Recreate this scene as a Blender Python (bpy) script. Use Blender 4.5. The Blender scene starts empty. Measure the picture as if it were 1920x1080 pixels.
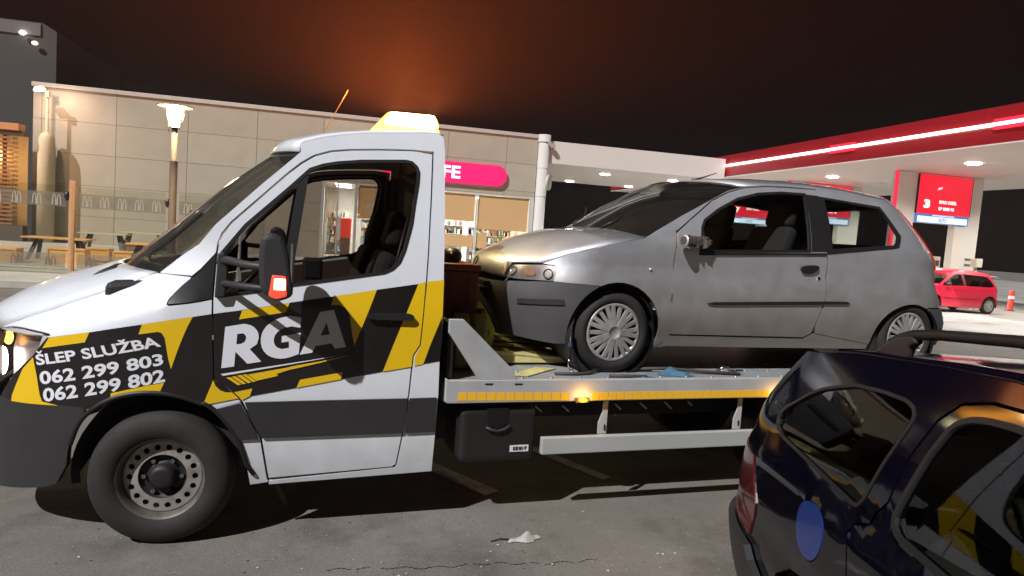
import bpy, bmesh, math, random
from mathutils import Vector, Matrix
from mathutils.geometry import delaunay_2d_cdt
random.seed(7)
R = math.radians
scn = bpy.context.scene
COL = scn.collection

# ------------------------------------------------------------------ camera
cam_d = bpy.data.cameras.new('camera'); cam = bpy.data.objects.new('camera', cam_d); COL.objects.link(cam)
cam_d.sensor_width = 36.0; cam_d.lens = 1280.0 / 1920.0 * 36.0; cam_d.clip_start = 0.05; cam_d.clip_end = 2000
def cam_matrix(yaw, pitch, roll, loc):
    f = Vector((math.sin(yaw)*math.cos(pitch), math.cos(yaw)*math.cos(pitch), math.sin(pitch)))
    r0 = Vector((math.cos(yaw), -math.sin(yaw), 0)); u0 = r0.cross(f)
    r = math.cos(roll)*r0 + math.sin(roll)*u0; u = -math.sin(roll)*r0 + math.cos(roll)*u0
    m = Matrix((r, u, -f)).transposed().to_4x4(); m.translation = loc
    return m
cam.matrix_world = cam_matrix(R(13.25), R(-4.55), R(4.03), Vector((0, 0, 1.75)))
scn.camera = cam

# ------------------------------------------------------------------ sky, key light, exposure
w = bpy.data.worlds.new('World'); scn.world = w; w.use_nodes = True
nt = w.node_tree; nt.nodes.clear()
sky = nt.nodes.new('ShaderNodeTexSky'); sky.sky_type = 'NISHITA'; sky.sun_disc = False
sky.sun_elevation = R(-7); sky.sun_rotation = R(70); sky.air_density = 1.5; sky.dust_density = 2.0
tint = nt.nodes.new('ShaderNodeMixRGB'); tint.blend_type = 'ADD'; tint.inputs[0].default_value = 1.0
tint.inputs[2].default_value = (0.062, 0.044, 0.054, 1)
bg = nt.nodes.new('ShaderNodeBackground'); bg.inputs[1].default_value = 0.045
wo = nt.nodes.new('ShaderNodeOutputWorld')
nt.links.new(sky.outputs[0], tint.inputs[1]); nt.links.new(tint.outputs[0], bg.inputs[0]); nt.links.new(bg.outputs[0], wo.inputs[0])
sun_d = bpy.data.lights.new('sun', 'SUN'); sun = bpy.data.objects.new('sun', sun_d); COL.objects.link(sun)
sun_d.energy = 4.7; sun_d.angle = R(0.6); sun_d.color = (0.98, 0.98, 1.0)
sun.rotation_euler = Vector((0.315, 0.275, -0.40)).to_track_quat('-Z', 'Y').to_euler()
scn.view_settings.view_transform = 'Standard'; scn.view_settings.look = 'None'
scn.view_settings.exposure = 0.0; scn.view_settings.gamma = 1.0
scn.render.engine = 'CYCLES'
scn.cycles.max_bounces = 8; scn.cycles.diffuse_bounces = 3; scn.cycles.glossy_bounces = 3
scn.cycles.transparent_max_bounces = 16; scn.cycles.volume_bounces = 0
scn.cycles.use_denoising = True; scn.cycles.sample_clamp_indirect = 4.0
scn.cycles.caustics_reflective = False; scn.cycles.caustics_refractive = False

# ------------------------------------------------------------------ materials
MATS = {}
def M(name, col=(0.5, 0.5, 0.5), rough=0.5, metal=0.0, var=0.10, scale=6.0, bump=0.0, bscale=80.0, coat=0.0,
      emit=None, es=0.0, spec=0.5, dirt=None, dirt_amt=0.0, dscale=3.0, rvar=0.12, trans=0.0, low=None):
    if name in MATS: return MATS[name]
    m = bpy.data.materials.new(name); m.use_nodes = True; MATS[name] = m
    n = m.node_tree; b = n.nodes['Principled BSDF']; L = n.links.new
    tc = n.nodes.new('ShaderNodeTexCoord')
    nz = n.nodes.new('ShaderNodeTexNoise'); nz.inputs['Scale'].default_value = scale; nz.inputs['Detail'].default_value = 5
    L(tc.outputs['Object'], nz.inputs['Vector'])
    hs = n.nodes.new('ShaderNodeMixRGB'); hs.blend_type = 'MIX'
    hs.inputs[1].default_value = (*[c*(1-var) for c in col], 1); hs.inputs[2].default_value = (*[min(1, c*(1+var)) for c in col], 1)
    L(nz.outputs['Fac'], hs.inputs[0]); outc = hs.outputs[0]
    if dirt is not None:
        nd = n.nodes.new('ShaderNodeTexNoise'); nd.inputs['Scale'].default_value = dscale; nd.inputs['Detail'].default_value = 8; nd.inputs['Roughness'].default_value = 0.65
        L(tc.outputs['Object'], nd.inputs['Vector'])
        cr = n.nodes.new('ShaderNodeValToRGB'); cr.color_ramp.elements[0].position = 0.45; cr.color_ramp.elements[1].position = 0.75
        cr.color_ramp.elements[1].color = (dirt_amt,)*3 + (1,)
        L(nd.outputs['Fac'], cr.inputs[0])
        mx = n.nodes.new('ShaderNodeMixRGB'); mx.inputs[2].default_value = (*dirt, 1)
        L(cr.outputs[0], mx.inputs[0]); L(outc, mx.inputs[1]); outc = mx.outputs[0]
    if low is not None:                       # road dust thrown up on the lower body: (colour, z where it ends, z where it is full, amount)
        sx = n.nodes.new('ShaderNodeSeparateXYZ'); L(tc.outputs['Object'], sx.inputs[0])
        ad = n.nodes.new('ShaderNodeMath'); ad.operation = 'MULTIPLY_ADD'; ad.inputs[1].default_value = .35; L(nz.outputs['Fac'], ad.inputs[0]); L(sx.outputs['Z'], ad.inputs[2])
        mr = n.nodes.new('ShaderNodeMapRange'); mr.inputs[1].default_value = low[1]+.17; mr.inputs[2].default_value = low[2]+.17; mr.inputs[3].default_value = 0; mr.inputs[4].default_value = low[3]
        L(ad.outputs[0], mr.inputs[0]); ml = n.nodes.new('ShaderNodeMixRGB'); ml.inputs[2].default_value = (*low[0], 1)
        L(mr.outputs[0], ml.inputs[0]); L(outc, ml.inputs[1]); outc = ml.outputs[0]
    L(outc, b.inputs['Base Color'])
    rr = n.nodes.new('ShaderNodeMapRange'); rr.inputs[3].default_value = max(0.02, rough-rvar*rough); rr.inputs[4].default_value = min(1, rough+rvar)
    L(nz.outputs['Fac'], rr.inputs[0]); L(rr.outputs[0], b.inputs['Roughness'])
    b.inputs['Metallic'].default_value = metal; b.inputs['Specular IOR Level'].default_value = spec
    b.inputs['Coat Weight'].default_value = coat; b.inputs['Coat Roughness'].default_value = 0.06
    if trans: b.inputs['Transmission Weight'].default_value = trans
    if emit is not None:
        b.inputs['Emission Color'].default_value = (*emit, 1); b.inputs['Emission Strength'].default_value = es
    if bump:
        nb = n.nodes.new('ShaderNodeTexNoise'); nb.inputs['Scale'].default_value = bscale; nb.inputs['Detail'].default_value = 4
        L(tc.outputs['Object'], nb.inputs['Vector'])
        bp = n.nodes.new('ShaderNodeBump'); bp.inputs['Strength'].default_value = bump; bp.inputs['Distance'].default_value = 0.01
        L(nb.outputs['Fac'], bp.inputs['Height']); L(bp.outputs[0], b.inputs['Normal'])
    return m
def GLASS(name, tintc=(0.55, 0.58, 0.56), refl=0.06, rough=0.02, haze=0.0, hcol=(0.3, 0.27, 0.24)):
    if name in MATS: return MATS[name]
    m = bpy.data.materials.new(name); m.use_nodes = True; MATS[name] = m
    n = m.node_tree; n.nodes.clear(); L = n.links.new
    tr = n.nodes.new('ShaderNodeBsdfTransparent'); tr.inputs[0].default_value = (*tintc, 1)
    gl = n.nodes.new('ShaderNodeBsdfGlossy'); gl.inputs['Roughness'].default_value = rough
    fr = n.nodes.new('ShaderNodeFresnel'); ge = n.nodes.new('ShaderNodeNewGeometry')
    io = n.nodes.new('ShaderNodeMapRange'); io.inputs[3].default_value = 1.5; io.inputs[4].default_value = 1/1.5
    L(ge.outputs['Backfacing'], io.inputs[0]); L(io.outputs[0], fr.inputs['IOR'])
    nz = n.nodes.new('ShaderNodeTexNoise'); nz.inputs['Scale'].default_value = 3.0
    df = n.nodes.new('ShaderNodeBsdfDiffuse'); df.inputs[0].default_value = (*hcol, 1)
    mp = n.nodes.new('ShaderNodeMath'); mp.operation = 'MULTIPLY'; mp.inputs[1].default_value = haze*1.6
    L(nz.outputs['Fac'], mp.inputs[0])
    m0 = n.nodes.new('ShaderNodeMixShader'); L(mp.outputs[0], m0.inputs[0]); L(tr.outputs[0], m0.inputs[1]); L(df.outputs[0], m0.inputs[2])
    mx = n.nodes.new('ShaderNodeMixShader'); L(fr.outputs[0], mx.inputs[0]); L(m0.outputs[0], mx.inputs[1]); L(gl.outputs[0], mx.inputs[2])
    o = n.nodes.new('ShaderNodeOutputMaterial'); L(mx.outputs[0], o.inputs[0])
    return m
def GLOWGLASS(name, col, es):
    if name in MATS: return MATS[name]
    m = bpy.data.materials.new(name); m.use_nodes = True; MATS[name] = m
    n = m.node_tree; n.nodes.clear(); L = n.links.new
    tr = n.nodes.new('ShaderNodeBsdfTransparent'); tr.inputs[0].default_value = (.9, .88, .82, 1)
    em = n.nodes.new('ShaderNodeEmission'); em.inputs[0].default_value = (*col, 1); em.inputs[1].default_value = es
    ad = n.nodes.new('ShaderNodeAddShader'); L(tr.outputs[0], ad.inputs[0]); L(em.outputs[0], ad.inputs[1])
    o = n.nodes.new('ShaderNodeOutputMaterial'); L(ad.outputs[0], o.inputs[0]); return m
def EMIT(name, col, es, base=None):
    return M(name, base or [min(1, c) for c in col], 0.4, 0, 0.02, emit=col, es=es)

# ------------------------------------------------------------------ mesh helpers
class MB:
    def __init__(s): s.v = []; s.f = []; s.sm = []
    def add(s, v, f, smooth=False):
        o = len(s.v); s.v += [tuple(p) for p in v]; s.f += [tuple(i+o for i in q) for q in f]; s.sm += [smooth]*len(f); return s
    def box(s, x0, x1, y0, y1, z0, z1):
        v = [(x, y, z) for x in (x0, x1) for y in (y0, y1) for z in (z0, z1)]
        return s.add(v, [(0, 1, 3, 2), (4, 6, 7, 5), (0, 4, 5, 1), (2, 3, 7, 6), (0, 2, 6, 4), (1, 5, 7, 3)])
    def obox(s, c, ax, ay, az, hx, hy, hz):
        c = Vector(c); v = [c+Vector(ax)*hx*i+Vector(ay)*hy*j+Vector(az)*hz*k for i in (-1, 1) for j in (-1, 1) for k in (-1, 1)]
        return s.add(v, [(0, 1, 3, 2), (4, 6, 7, 5), (0, 4, 5, 1), (2, 3, 7, 6), (0, 2, 6, 4), (1, 5, 7, 3)])
    def bar(s, p, q, hw, hh, up=(0, 0, 1)):
        p, q = Vector(p), Vector(q); d = (q-p).normalized(); sd = d.cross(Vector(up)).normalized(); u = sd.cross(d)
        return s.obox((p+q)/2, d, sd, u, (q-p).length/2, hw, hh)
    def prism(s, pts, h):                       # pts: 3D loop, h: vector
        n = len(pts); h = Vector(h); a = [Vector(p) for p in pts]; b = [p+h for p in a]
        return s.add(a+b, [tuple(range(n-1, -1, -1)), tuple(range(n, 2*n))] + [(i, (i+1) % n, n+(i+1) % n, n+i) for i in range(n)])
    def lathe(s, prof, c, axis=(0, 1, 0), n=32, smooth=True, closed=False):
        ax = Vector(axis).normalized(); t = Vector((0, 0, 1)) if abs(ax.z) < .9 else Vector((1, 0, 0))
        e1 = ax.cross(t).normalized(); e2 = ax.cross(e1); c = Vector(c); m = len(prof); v = []
        for i in range(n):
            a = 2*math.pi*i/n; d = e1*math.cos(a)+e2*math.sin(a)
            v += [c+d*r+ax*h for r, h in prof]
        f = []
        for i in range(n):
            j = (i+1) % n
            for k in range(m-1 if not closed else m):
                k2 = (k+1) % m; f.append((i*m+k, j*m+k, j*m+k2, i*m+k2))
        return s.add(v, f, smooth)
    def cyl(s, p, q, r, r2=None, n=16, smooth=True):
        p, q = Vector(p), Vector(q); d = q-p; r2 = r if r2 is None else r2
        return s.lathe([(0, 0), (r, 0), (r, 0), (r2, d.length), (r2, d.length), (0, d.length)], p, d, n, smooth)
    def tube(s, path, r, n=8):
        P = [Vector(p) for p in path]; v = []; f = []
        rr = r if isinstance(r, (list, tuple)) else [r]*len(P)
        for i, p in enumerate(P):
            d = (P[min(i+1, len(P)-1)]-P[max(i-1, 0)]).normalized()
            t = Vector((0, 0, 1)) if abs(d.z) < .95 else Vector((1, 0, 0)); a = d.cross(t).normalized(); b = d.cross(a)
            v += [p+(a*math.cos(2*math.pi*k/n)+b*math.sin(2*math.pi*k/n))*rr[i] for k in range(n)]
        for i in range(len(P)-1):
            for k in range(n): f.append((i*n+k, i*n+(k+1) % n, (i+1)*n+(k+1) % n, (i+1)*n+k))
        f += [tuple(range(n-1, -1, -1)), tuple((len(P)-1)*n+k for k in range(n))]
        return s.add(v, f, True)
    def grid(s, rows, smooth=True):
        m = len(rows[0]); v = [p for r in rows for p in r]
        return s.add(v, [(i*m+k, i*m+k+1, (i+1)*m+k+1, (i+1)*m+k) for i in range(len(rows)-1) for k in range(m-1)], smooth)
    def ell(s, c, rx, ry, rz, n=16, m=10):
        v = [(c[0]+rx*math.sin(math.pi*i/m)*math.cos(2*math.pi*k/n), c[1]+ry*math.sin(math.pi*i/m)*math.sin(2*math.pi*k/n), c[2]+rz*math.cos(math.pi*i/m)) for i in range(m+1) for k in range(n)]
        return s.add(v, [(i*n+k, (i+1)*n+k, (i+1)*n+(k+1) % n, i*n+(k+1) % n) for i in range(m) for k in range(n)], True)
    def mesh(s, name):
        me = bpy.data.meshes.new(name); me.from_pydata(s.v, [], s.f); me.polygons.foreach_set('use_smooth', s.sm); me.update(); return me
    def build(s, name, m, parent=None, bevel=0.0, seg=2, sharp=None):
        me = s.mesh(name); me.materials.append(m)
        if sharp:
            bm = bmesh.new(); bm.from_mesh(me); bmesh.ops.recalc_face_normals(bm, faces=bm.faces)
            for e in bm.edges:
                if len(e.link_faces) == 2 and e.calc_face_angle(0) > R(sharp): e.smooth = False
            bm.to_mesh(me); bm.free()
        o = bpy.data.objects.new(name, me); COL.objects.link(o); o.parent = parent
        if bevel:
            b = o.modifiers.new('bevel', 'BEVEL'); b.width = bevel; b.segments = seg; b.limit_method = 'ANGLE'; b.angle_limit = R(40); b.harden_normals = False
        return o
def B(name, m, parent, x0, x1, y0, y1, z0, z1, bevel=0.0, seg=2): return MB().box(x0, x1, y0, y1, z0, z1).build(name, m, parent, bevel, seg)
def thing(name, label, cat, loc=(0, 0, 0), rz=0, group=None, mw=None):
    o = bpy.data.objects.new(name, None); COL.objects.link(o); o.empty_display_size = 0.1
    if mw is not None: o.matrix_world = mw
    else: o.location = loc; o.rotation_euler = (0, 0, rz)
    o['label'] = label; o['category'] = cat
    if group: o['group'] = group
    return o
def tag(o, label, cat, group=None, kind=None):
    if label: o['label'] = label
    if cat: o['category'] = cat
    if group: o['group'] = group
    if kind: o['kind'] = kind
    return o
def share(name, me, parent, loc=(0, 0, 0), rot=(0, 0, 0)):
    o = bpy.data.objects.new(name, me); COL.objects.link(o); o.parent = parent; o.location = loc; o.rotation_euler = rot; return o
def copy_tree(o, parent=None):
    c = o.copy(); COL.objects.link(c); c.parent = parent
    for ch in list(o.children): copy_tree(ch, c)
    return c
def light(name, kind, parent, loc, energy, color=(1, 1, 1), size=0.2, aim=None, spot=None, blend=0.5):
    d = bpy.data.lights.new(name, kind); d.energy = energy; d.color = color
    if kind == 'AREA': d.size = size
    else: d.shadow_soft_size = size
    if kind == 'SPOT': d.spot_size = R(spot or 120); d.spot_blend = blend
    o = bpy.data.objects.new(name, d); COL.objects.link(o); o.parent = parent; o.location = loc
    if aim is not None: o.rotation_euler = Vector(aim).to_track_quat('-Z', 'Y').to_euler()
    return o

# polygons on curved body surfaces
def inside(p, poly):
    x, y = p; c = False; j = len(poly)-1
    for i in range(len(poly)):
        xi, yi = poly[i]; xj, yj = poly[j]
        if (yi > y) != (yj > y) and x < (xj-xi)*(y-yi)/(yj-yi)+xi: c = not c
        j = i
    return c
def segd(p, poly):
    best = 9e9; n = len(poly)
    for i in range(n):
        ax, ay = poly[i]; bx, by = poly[(i+1) % n]; dx, dy = bx-ax, by-ay; l = dx*dx+dy*dy
        t = 0 if l == 0 else max(0, min(1, ((p[0]-ax)*dx+(p[1]-ay)*dy)/l))
        best = min(best, (p[0]-ax-t*dx)**2+(p[1]-ay-t*dy)**2)
    return best**.5
def area2(p): return sum(p[i][0]*p[(i+1) % len(p)][1]-p[(i+1) % len(p)][0]*p[i][1] for i in range(len(p)))/2
def shrink(poly, d):
    if area2(poly) < 0: poly = poly[::-1]
    n = len(poly); out = []
    for i in range(n):
        p0, p1, p2 = Vector(poly[i-1]), Vector(poly[i]), Vector(poly[(i+1) % n])
        a = (p1-p0); b = (p2-p1)
        if a.length < 1e-6 or b.length < 1e-6: out.append(tuple(p1)); continue
        a.normalize(); b.normalize(); na = Vector((-a.y, a.x)); nb = Vector((-b.y, b.x)); m = na+nb
        m = m/max(0.35, m.dot(na)) if m.length > 1e-3 else na
        out.append(tuple(p1+m*d))
    return out
def smoothp(poly, it=1, closed=True):           # Chaikin
    for _ in range(it):
        q = []; n = len(poly)
        if not closed: q.append(poly[0])
        for i in range(n if closed else n-1):
            a, b = poly[i], poly[(i+1) % n]
            q += [(a[0]*.75+b[0]*.25, a[1]*.75+b[1]*.25), (a[0]*.25+b[0]*.75, a[1]*.25+b[1]*.75)]
        if not closed: q.append(poly[-1])
        poly = q
    return poly
def resample(poly, res):
    out = []; n = len(poly)
    for i in range(n):
        a, b = poly[i], poly[(i+1) % n]; k = max(1, int(math.ceil(math.hypot(b[0]-a[0], b[1]-a[1])/res)))
        out += [(a[0]+(b[0]-a[0])*j/k, a[1]+(b[1]-a[1])*j/k) for j in range(k)]
    return out
def tri2d(poly, holes=(), res=0.06, grid=True):
    loops = [resample(poly, res)]+[resample(h, res) for h in holes]; vs = []; es = []
    for lp in loops:
        o = len(vs); vs += [Vector(p) for p in lp]; es += [(o+i, o+(i+1) % len(lp)) for i in range(len(lp))]
    if grid:
        xs = [p[0] for p in poly]; ys = [p[1] for p in poly]; y = min(ys)+res/2; row = 0
        while y < max(ys):
            x = min(xs)+(res/2 if row % 2 else res)
            while x < max(xs):
                if inside((x, y), poly) and not any(inside((x, y), h) for h in holes):
                    if min([segd((x, y), lp) for lp in [poly]+list(holes)]) > res*.45: vs.append(Vector((x, y)))
                x += res
            y += res*.9; row += 1
    r = delaunay_2d_cdt(vs, es, [], 0, 1e-6)
    V = [tuple(p) for p in r[0]]; F = []
    for t in r[2]:
        c = (sum(V[i][0] for i in t)/3, sum(V[i][1] for i in t)/3)
        q = [V[i] for i in t]; lg = max(math.hypot(q[i][0]-q[i-1][0], q[i][1]-q[i-1][1]) for i in range(3))
        if abs(area2(q)) < lg*res*.01: continue
        if inside(c, poly) and not any(inside(c, h) for h in holes):
            if area2([V[i] for i in t]) < 0: t = t[::-1]
            F.append(tuple(t))
    return V, F
class Surf:
    """Body side of a vehicle: x along it, z up, y into it; nose and tail wrap round to the centre line."""
    def __init__(s, W, yx, nose=None, tail=None, K=1.0): s.W, s.yx, s.nose, s.tail, s.K = W, yx, nose, tail, K
    def pa(s, x, z):
        for e, sg in ((s.nose, -1), (s.tail, 1)):
            if e:
                t = sg*(x-e[0])/e[1](z)
                if t > 0: return e[0]+sg*s.K*math.asin(min(1, t)**(e[2]/2))
        return x
    def P(s, pts): return [(s.pa(x, z), z) for x, z in pts]
    def xy(s, a, z):
        for e, sg in ((s.nose, -1), (s.tail, 1)):
            if e:
                ph = sg*(a-e[0])/s.K
                if ph > 0:
                    ph = min(ph, math.pi/2); q = math.sin(ph)**(2/e[2]); x = e[0]+sg*e[1](z)*q
                    return x, min(s.W, s.yx(x, z)+s.W*(1-max(0, math.cos(ph))**(2/e[2])))
        return a, s.yx(a, z)
    def pt(s, a, z): x, y = s.xy(a, z); return Vector((x, y, z))
    def map(s, a, z, off=0.0, side=0):
        p = s.pt(a, z)
        if off:
            h = 0.004; n = (s.pt(a+h, z)-s.pt(a-h, z)).cross(s.pt(a, z+h)-s.pt(a, z-h))
            if n.length > 1e-9: p = p+n.normalized()*off
        return Vector((p.x, 2*s.W-p.y, p.z)) if side else p
def panel(name, S, poly, mat, parent, holes=(), off=0.0, thick=0.012, res=0.06, side=0, grid=True):
    V, F = tri2d(poly, holes, res, grid); n = len(V)
    top = [S.map(a, z, off, side) for a, z in V]
    F = [f[::-1] for f in F] if side else list(F)
    fs = list(F); sm = [True]*len(F); vs = list(top)
    cnt = {}
    for f in F:
        for i in range(3):
            e = (f[i], f[(i+1) % 3]); cnt[e] = 1
    be = [e for e in cnt if (e[1], e[0]) not in cnt]
    if thick:
        vs += [S.map(a, z, off-thick, side) for a, z in V]
        fs += [tuple(i+n for i in f[::-1]) for f in F]; sm += [True]*len(F)
        for i, j in be: fs.append((j, i, i+n, j+n)); sm.append(False)
    me = bpy.data.meshes.new(name); me.from_pydata([tuple(p) for p in vs], [], fs); me.polygons.foreach_set('use_smooth', sm); me.materials.append(mat)
    if thick:
        att = me.attributes.new('sharp_edge', 'BOOLEAN', 'EDGE'); bs = {tuple(sorted(e)) for e in be}; bs |= {(a+n, b+n) for a, b in bs}
        for e in me.edges:
            if tuple(sorted(e.vertices)) in bs: att.data[e.index].value = True
    me.update(); o = bpy.data.objects.new(name, me); COL.objects.link(o); o.parent = parent; return o
def both(name, S, poly, mat, parent, **k): return panel(name, S, poly, mat, parent, side=0, **k), panel(name, S, poly, mat, parent, side=1, **k)
def cross(name, edge, bow, crown, W, mat, parent, n=14, pw=2.4, thick=0.0):
    """Loft from the near edge curve across the vehicle to its mirror image."""
    rows = []
    for i, p in enumerate(edge):
        r = []
        for k in range(n+1):
            q = -1+2*k/n; g = 1-abs(q)**pw; y = W-(-q)*(W-p[1]) if q < 0 else W+q*(W-p[1])
            r.append((p[0]+bow[i]*g, y, p[2]+crown[i]*g))
        rows.append(r)
    o = MB().grid(rows).build(name, mat, parent)
    if thick:
        sm = o.modifiers.new('solid', 'SOLIDIFY'); sm.thickness = thick; sm.offset = 0
    return o
def text_mesh(s, bold=0.0, res=3):
    c = bpy.data.curves.new('txt', 'FONT'); c.body = s; c.offset = bold; c.resolution_u = res; c.fill_mode = 'FRONT'
    o = bpy.data.objects.new('txt', c); COL.objects.link(o); dg = bpy.context.evaluated_depsgraph_get(); dg.update()
    me = bpy.data.meshes.new_from_object(o.evaluated_get(dg)); V = [tuple(v.co) for v in me.vertices]; F = [tuple(p.vertices) for p in me.polygons]
    bpy.data.objects.remove(o); bpy.data.curves.remove(c); bpy.data.meshes.remove(me); return V, F
def text_on(name, s, quad, fn, mat, parent, bold=0.02, cap=None, split=False):
    """Write s into the quad (BL, BR, TR, TL in surface coordinates); fn maps surface coordinates to 3D."""
    V, F = text_mesh(s, bold); x0 = min(v[0] for v in V); x1 = max(v[0] for v in V); y0 = min(v[1] for v in V) if cap is None else 0; y1 = (cap or max(v[1] for v in V))
    bl, br, tr_, tl = quad; out = []
    for v in V:
        u = (v[0]-x0)/(x1-x0); t = (v[1]-y0)/(y1-y0)
        out.append(tuple(fn(*[(bl[i]*(1-u)+br[i]*u)*(1-t)+(tl[i]*(1-u)+tr_[i]*u)*t for i in (0, 1)])))
    groups = [list(range(len(F)))]
    if split:                                 # one object per character
        par = list(range(len(out)))
        def find(i):
            while par[i] != i: par[i] = par[par[i]]; i = par[i]
            return i
        for f in F:
            for i in f[1:]: par[find(i)] = find(f[0])
        d = {}
        for k, f in enumerate(F): d.setdefault(find(f[0]), []).append(k)
        groups = list(d.values())
    for gr in groups:
        used = sorted({i for k in gr for i in F[k]}); ix = {v: i for i, v in enumerate(used)}
        me = bpy.data.meshes.new(name); me.from_pydata([out[i] for i in used], [], [tuple(ix[i] for i in F[k]) for k in gr]); me.materials.append(mat); me.update()
        o = bpy.data.objects.new(name, me); COL.objects.link(o); o.parent = parent
    return o

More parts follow.
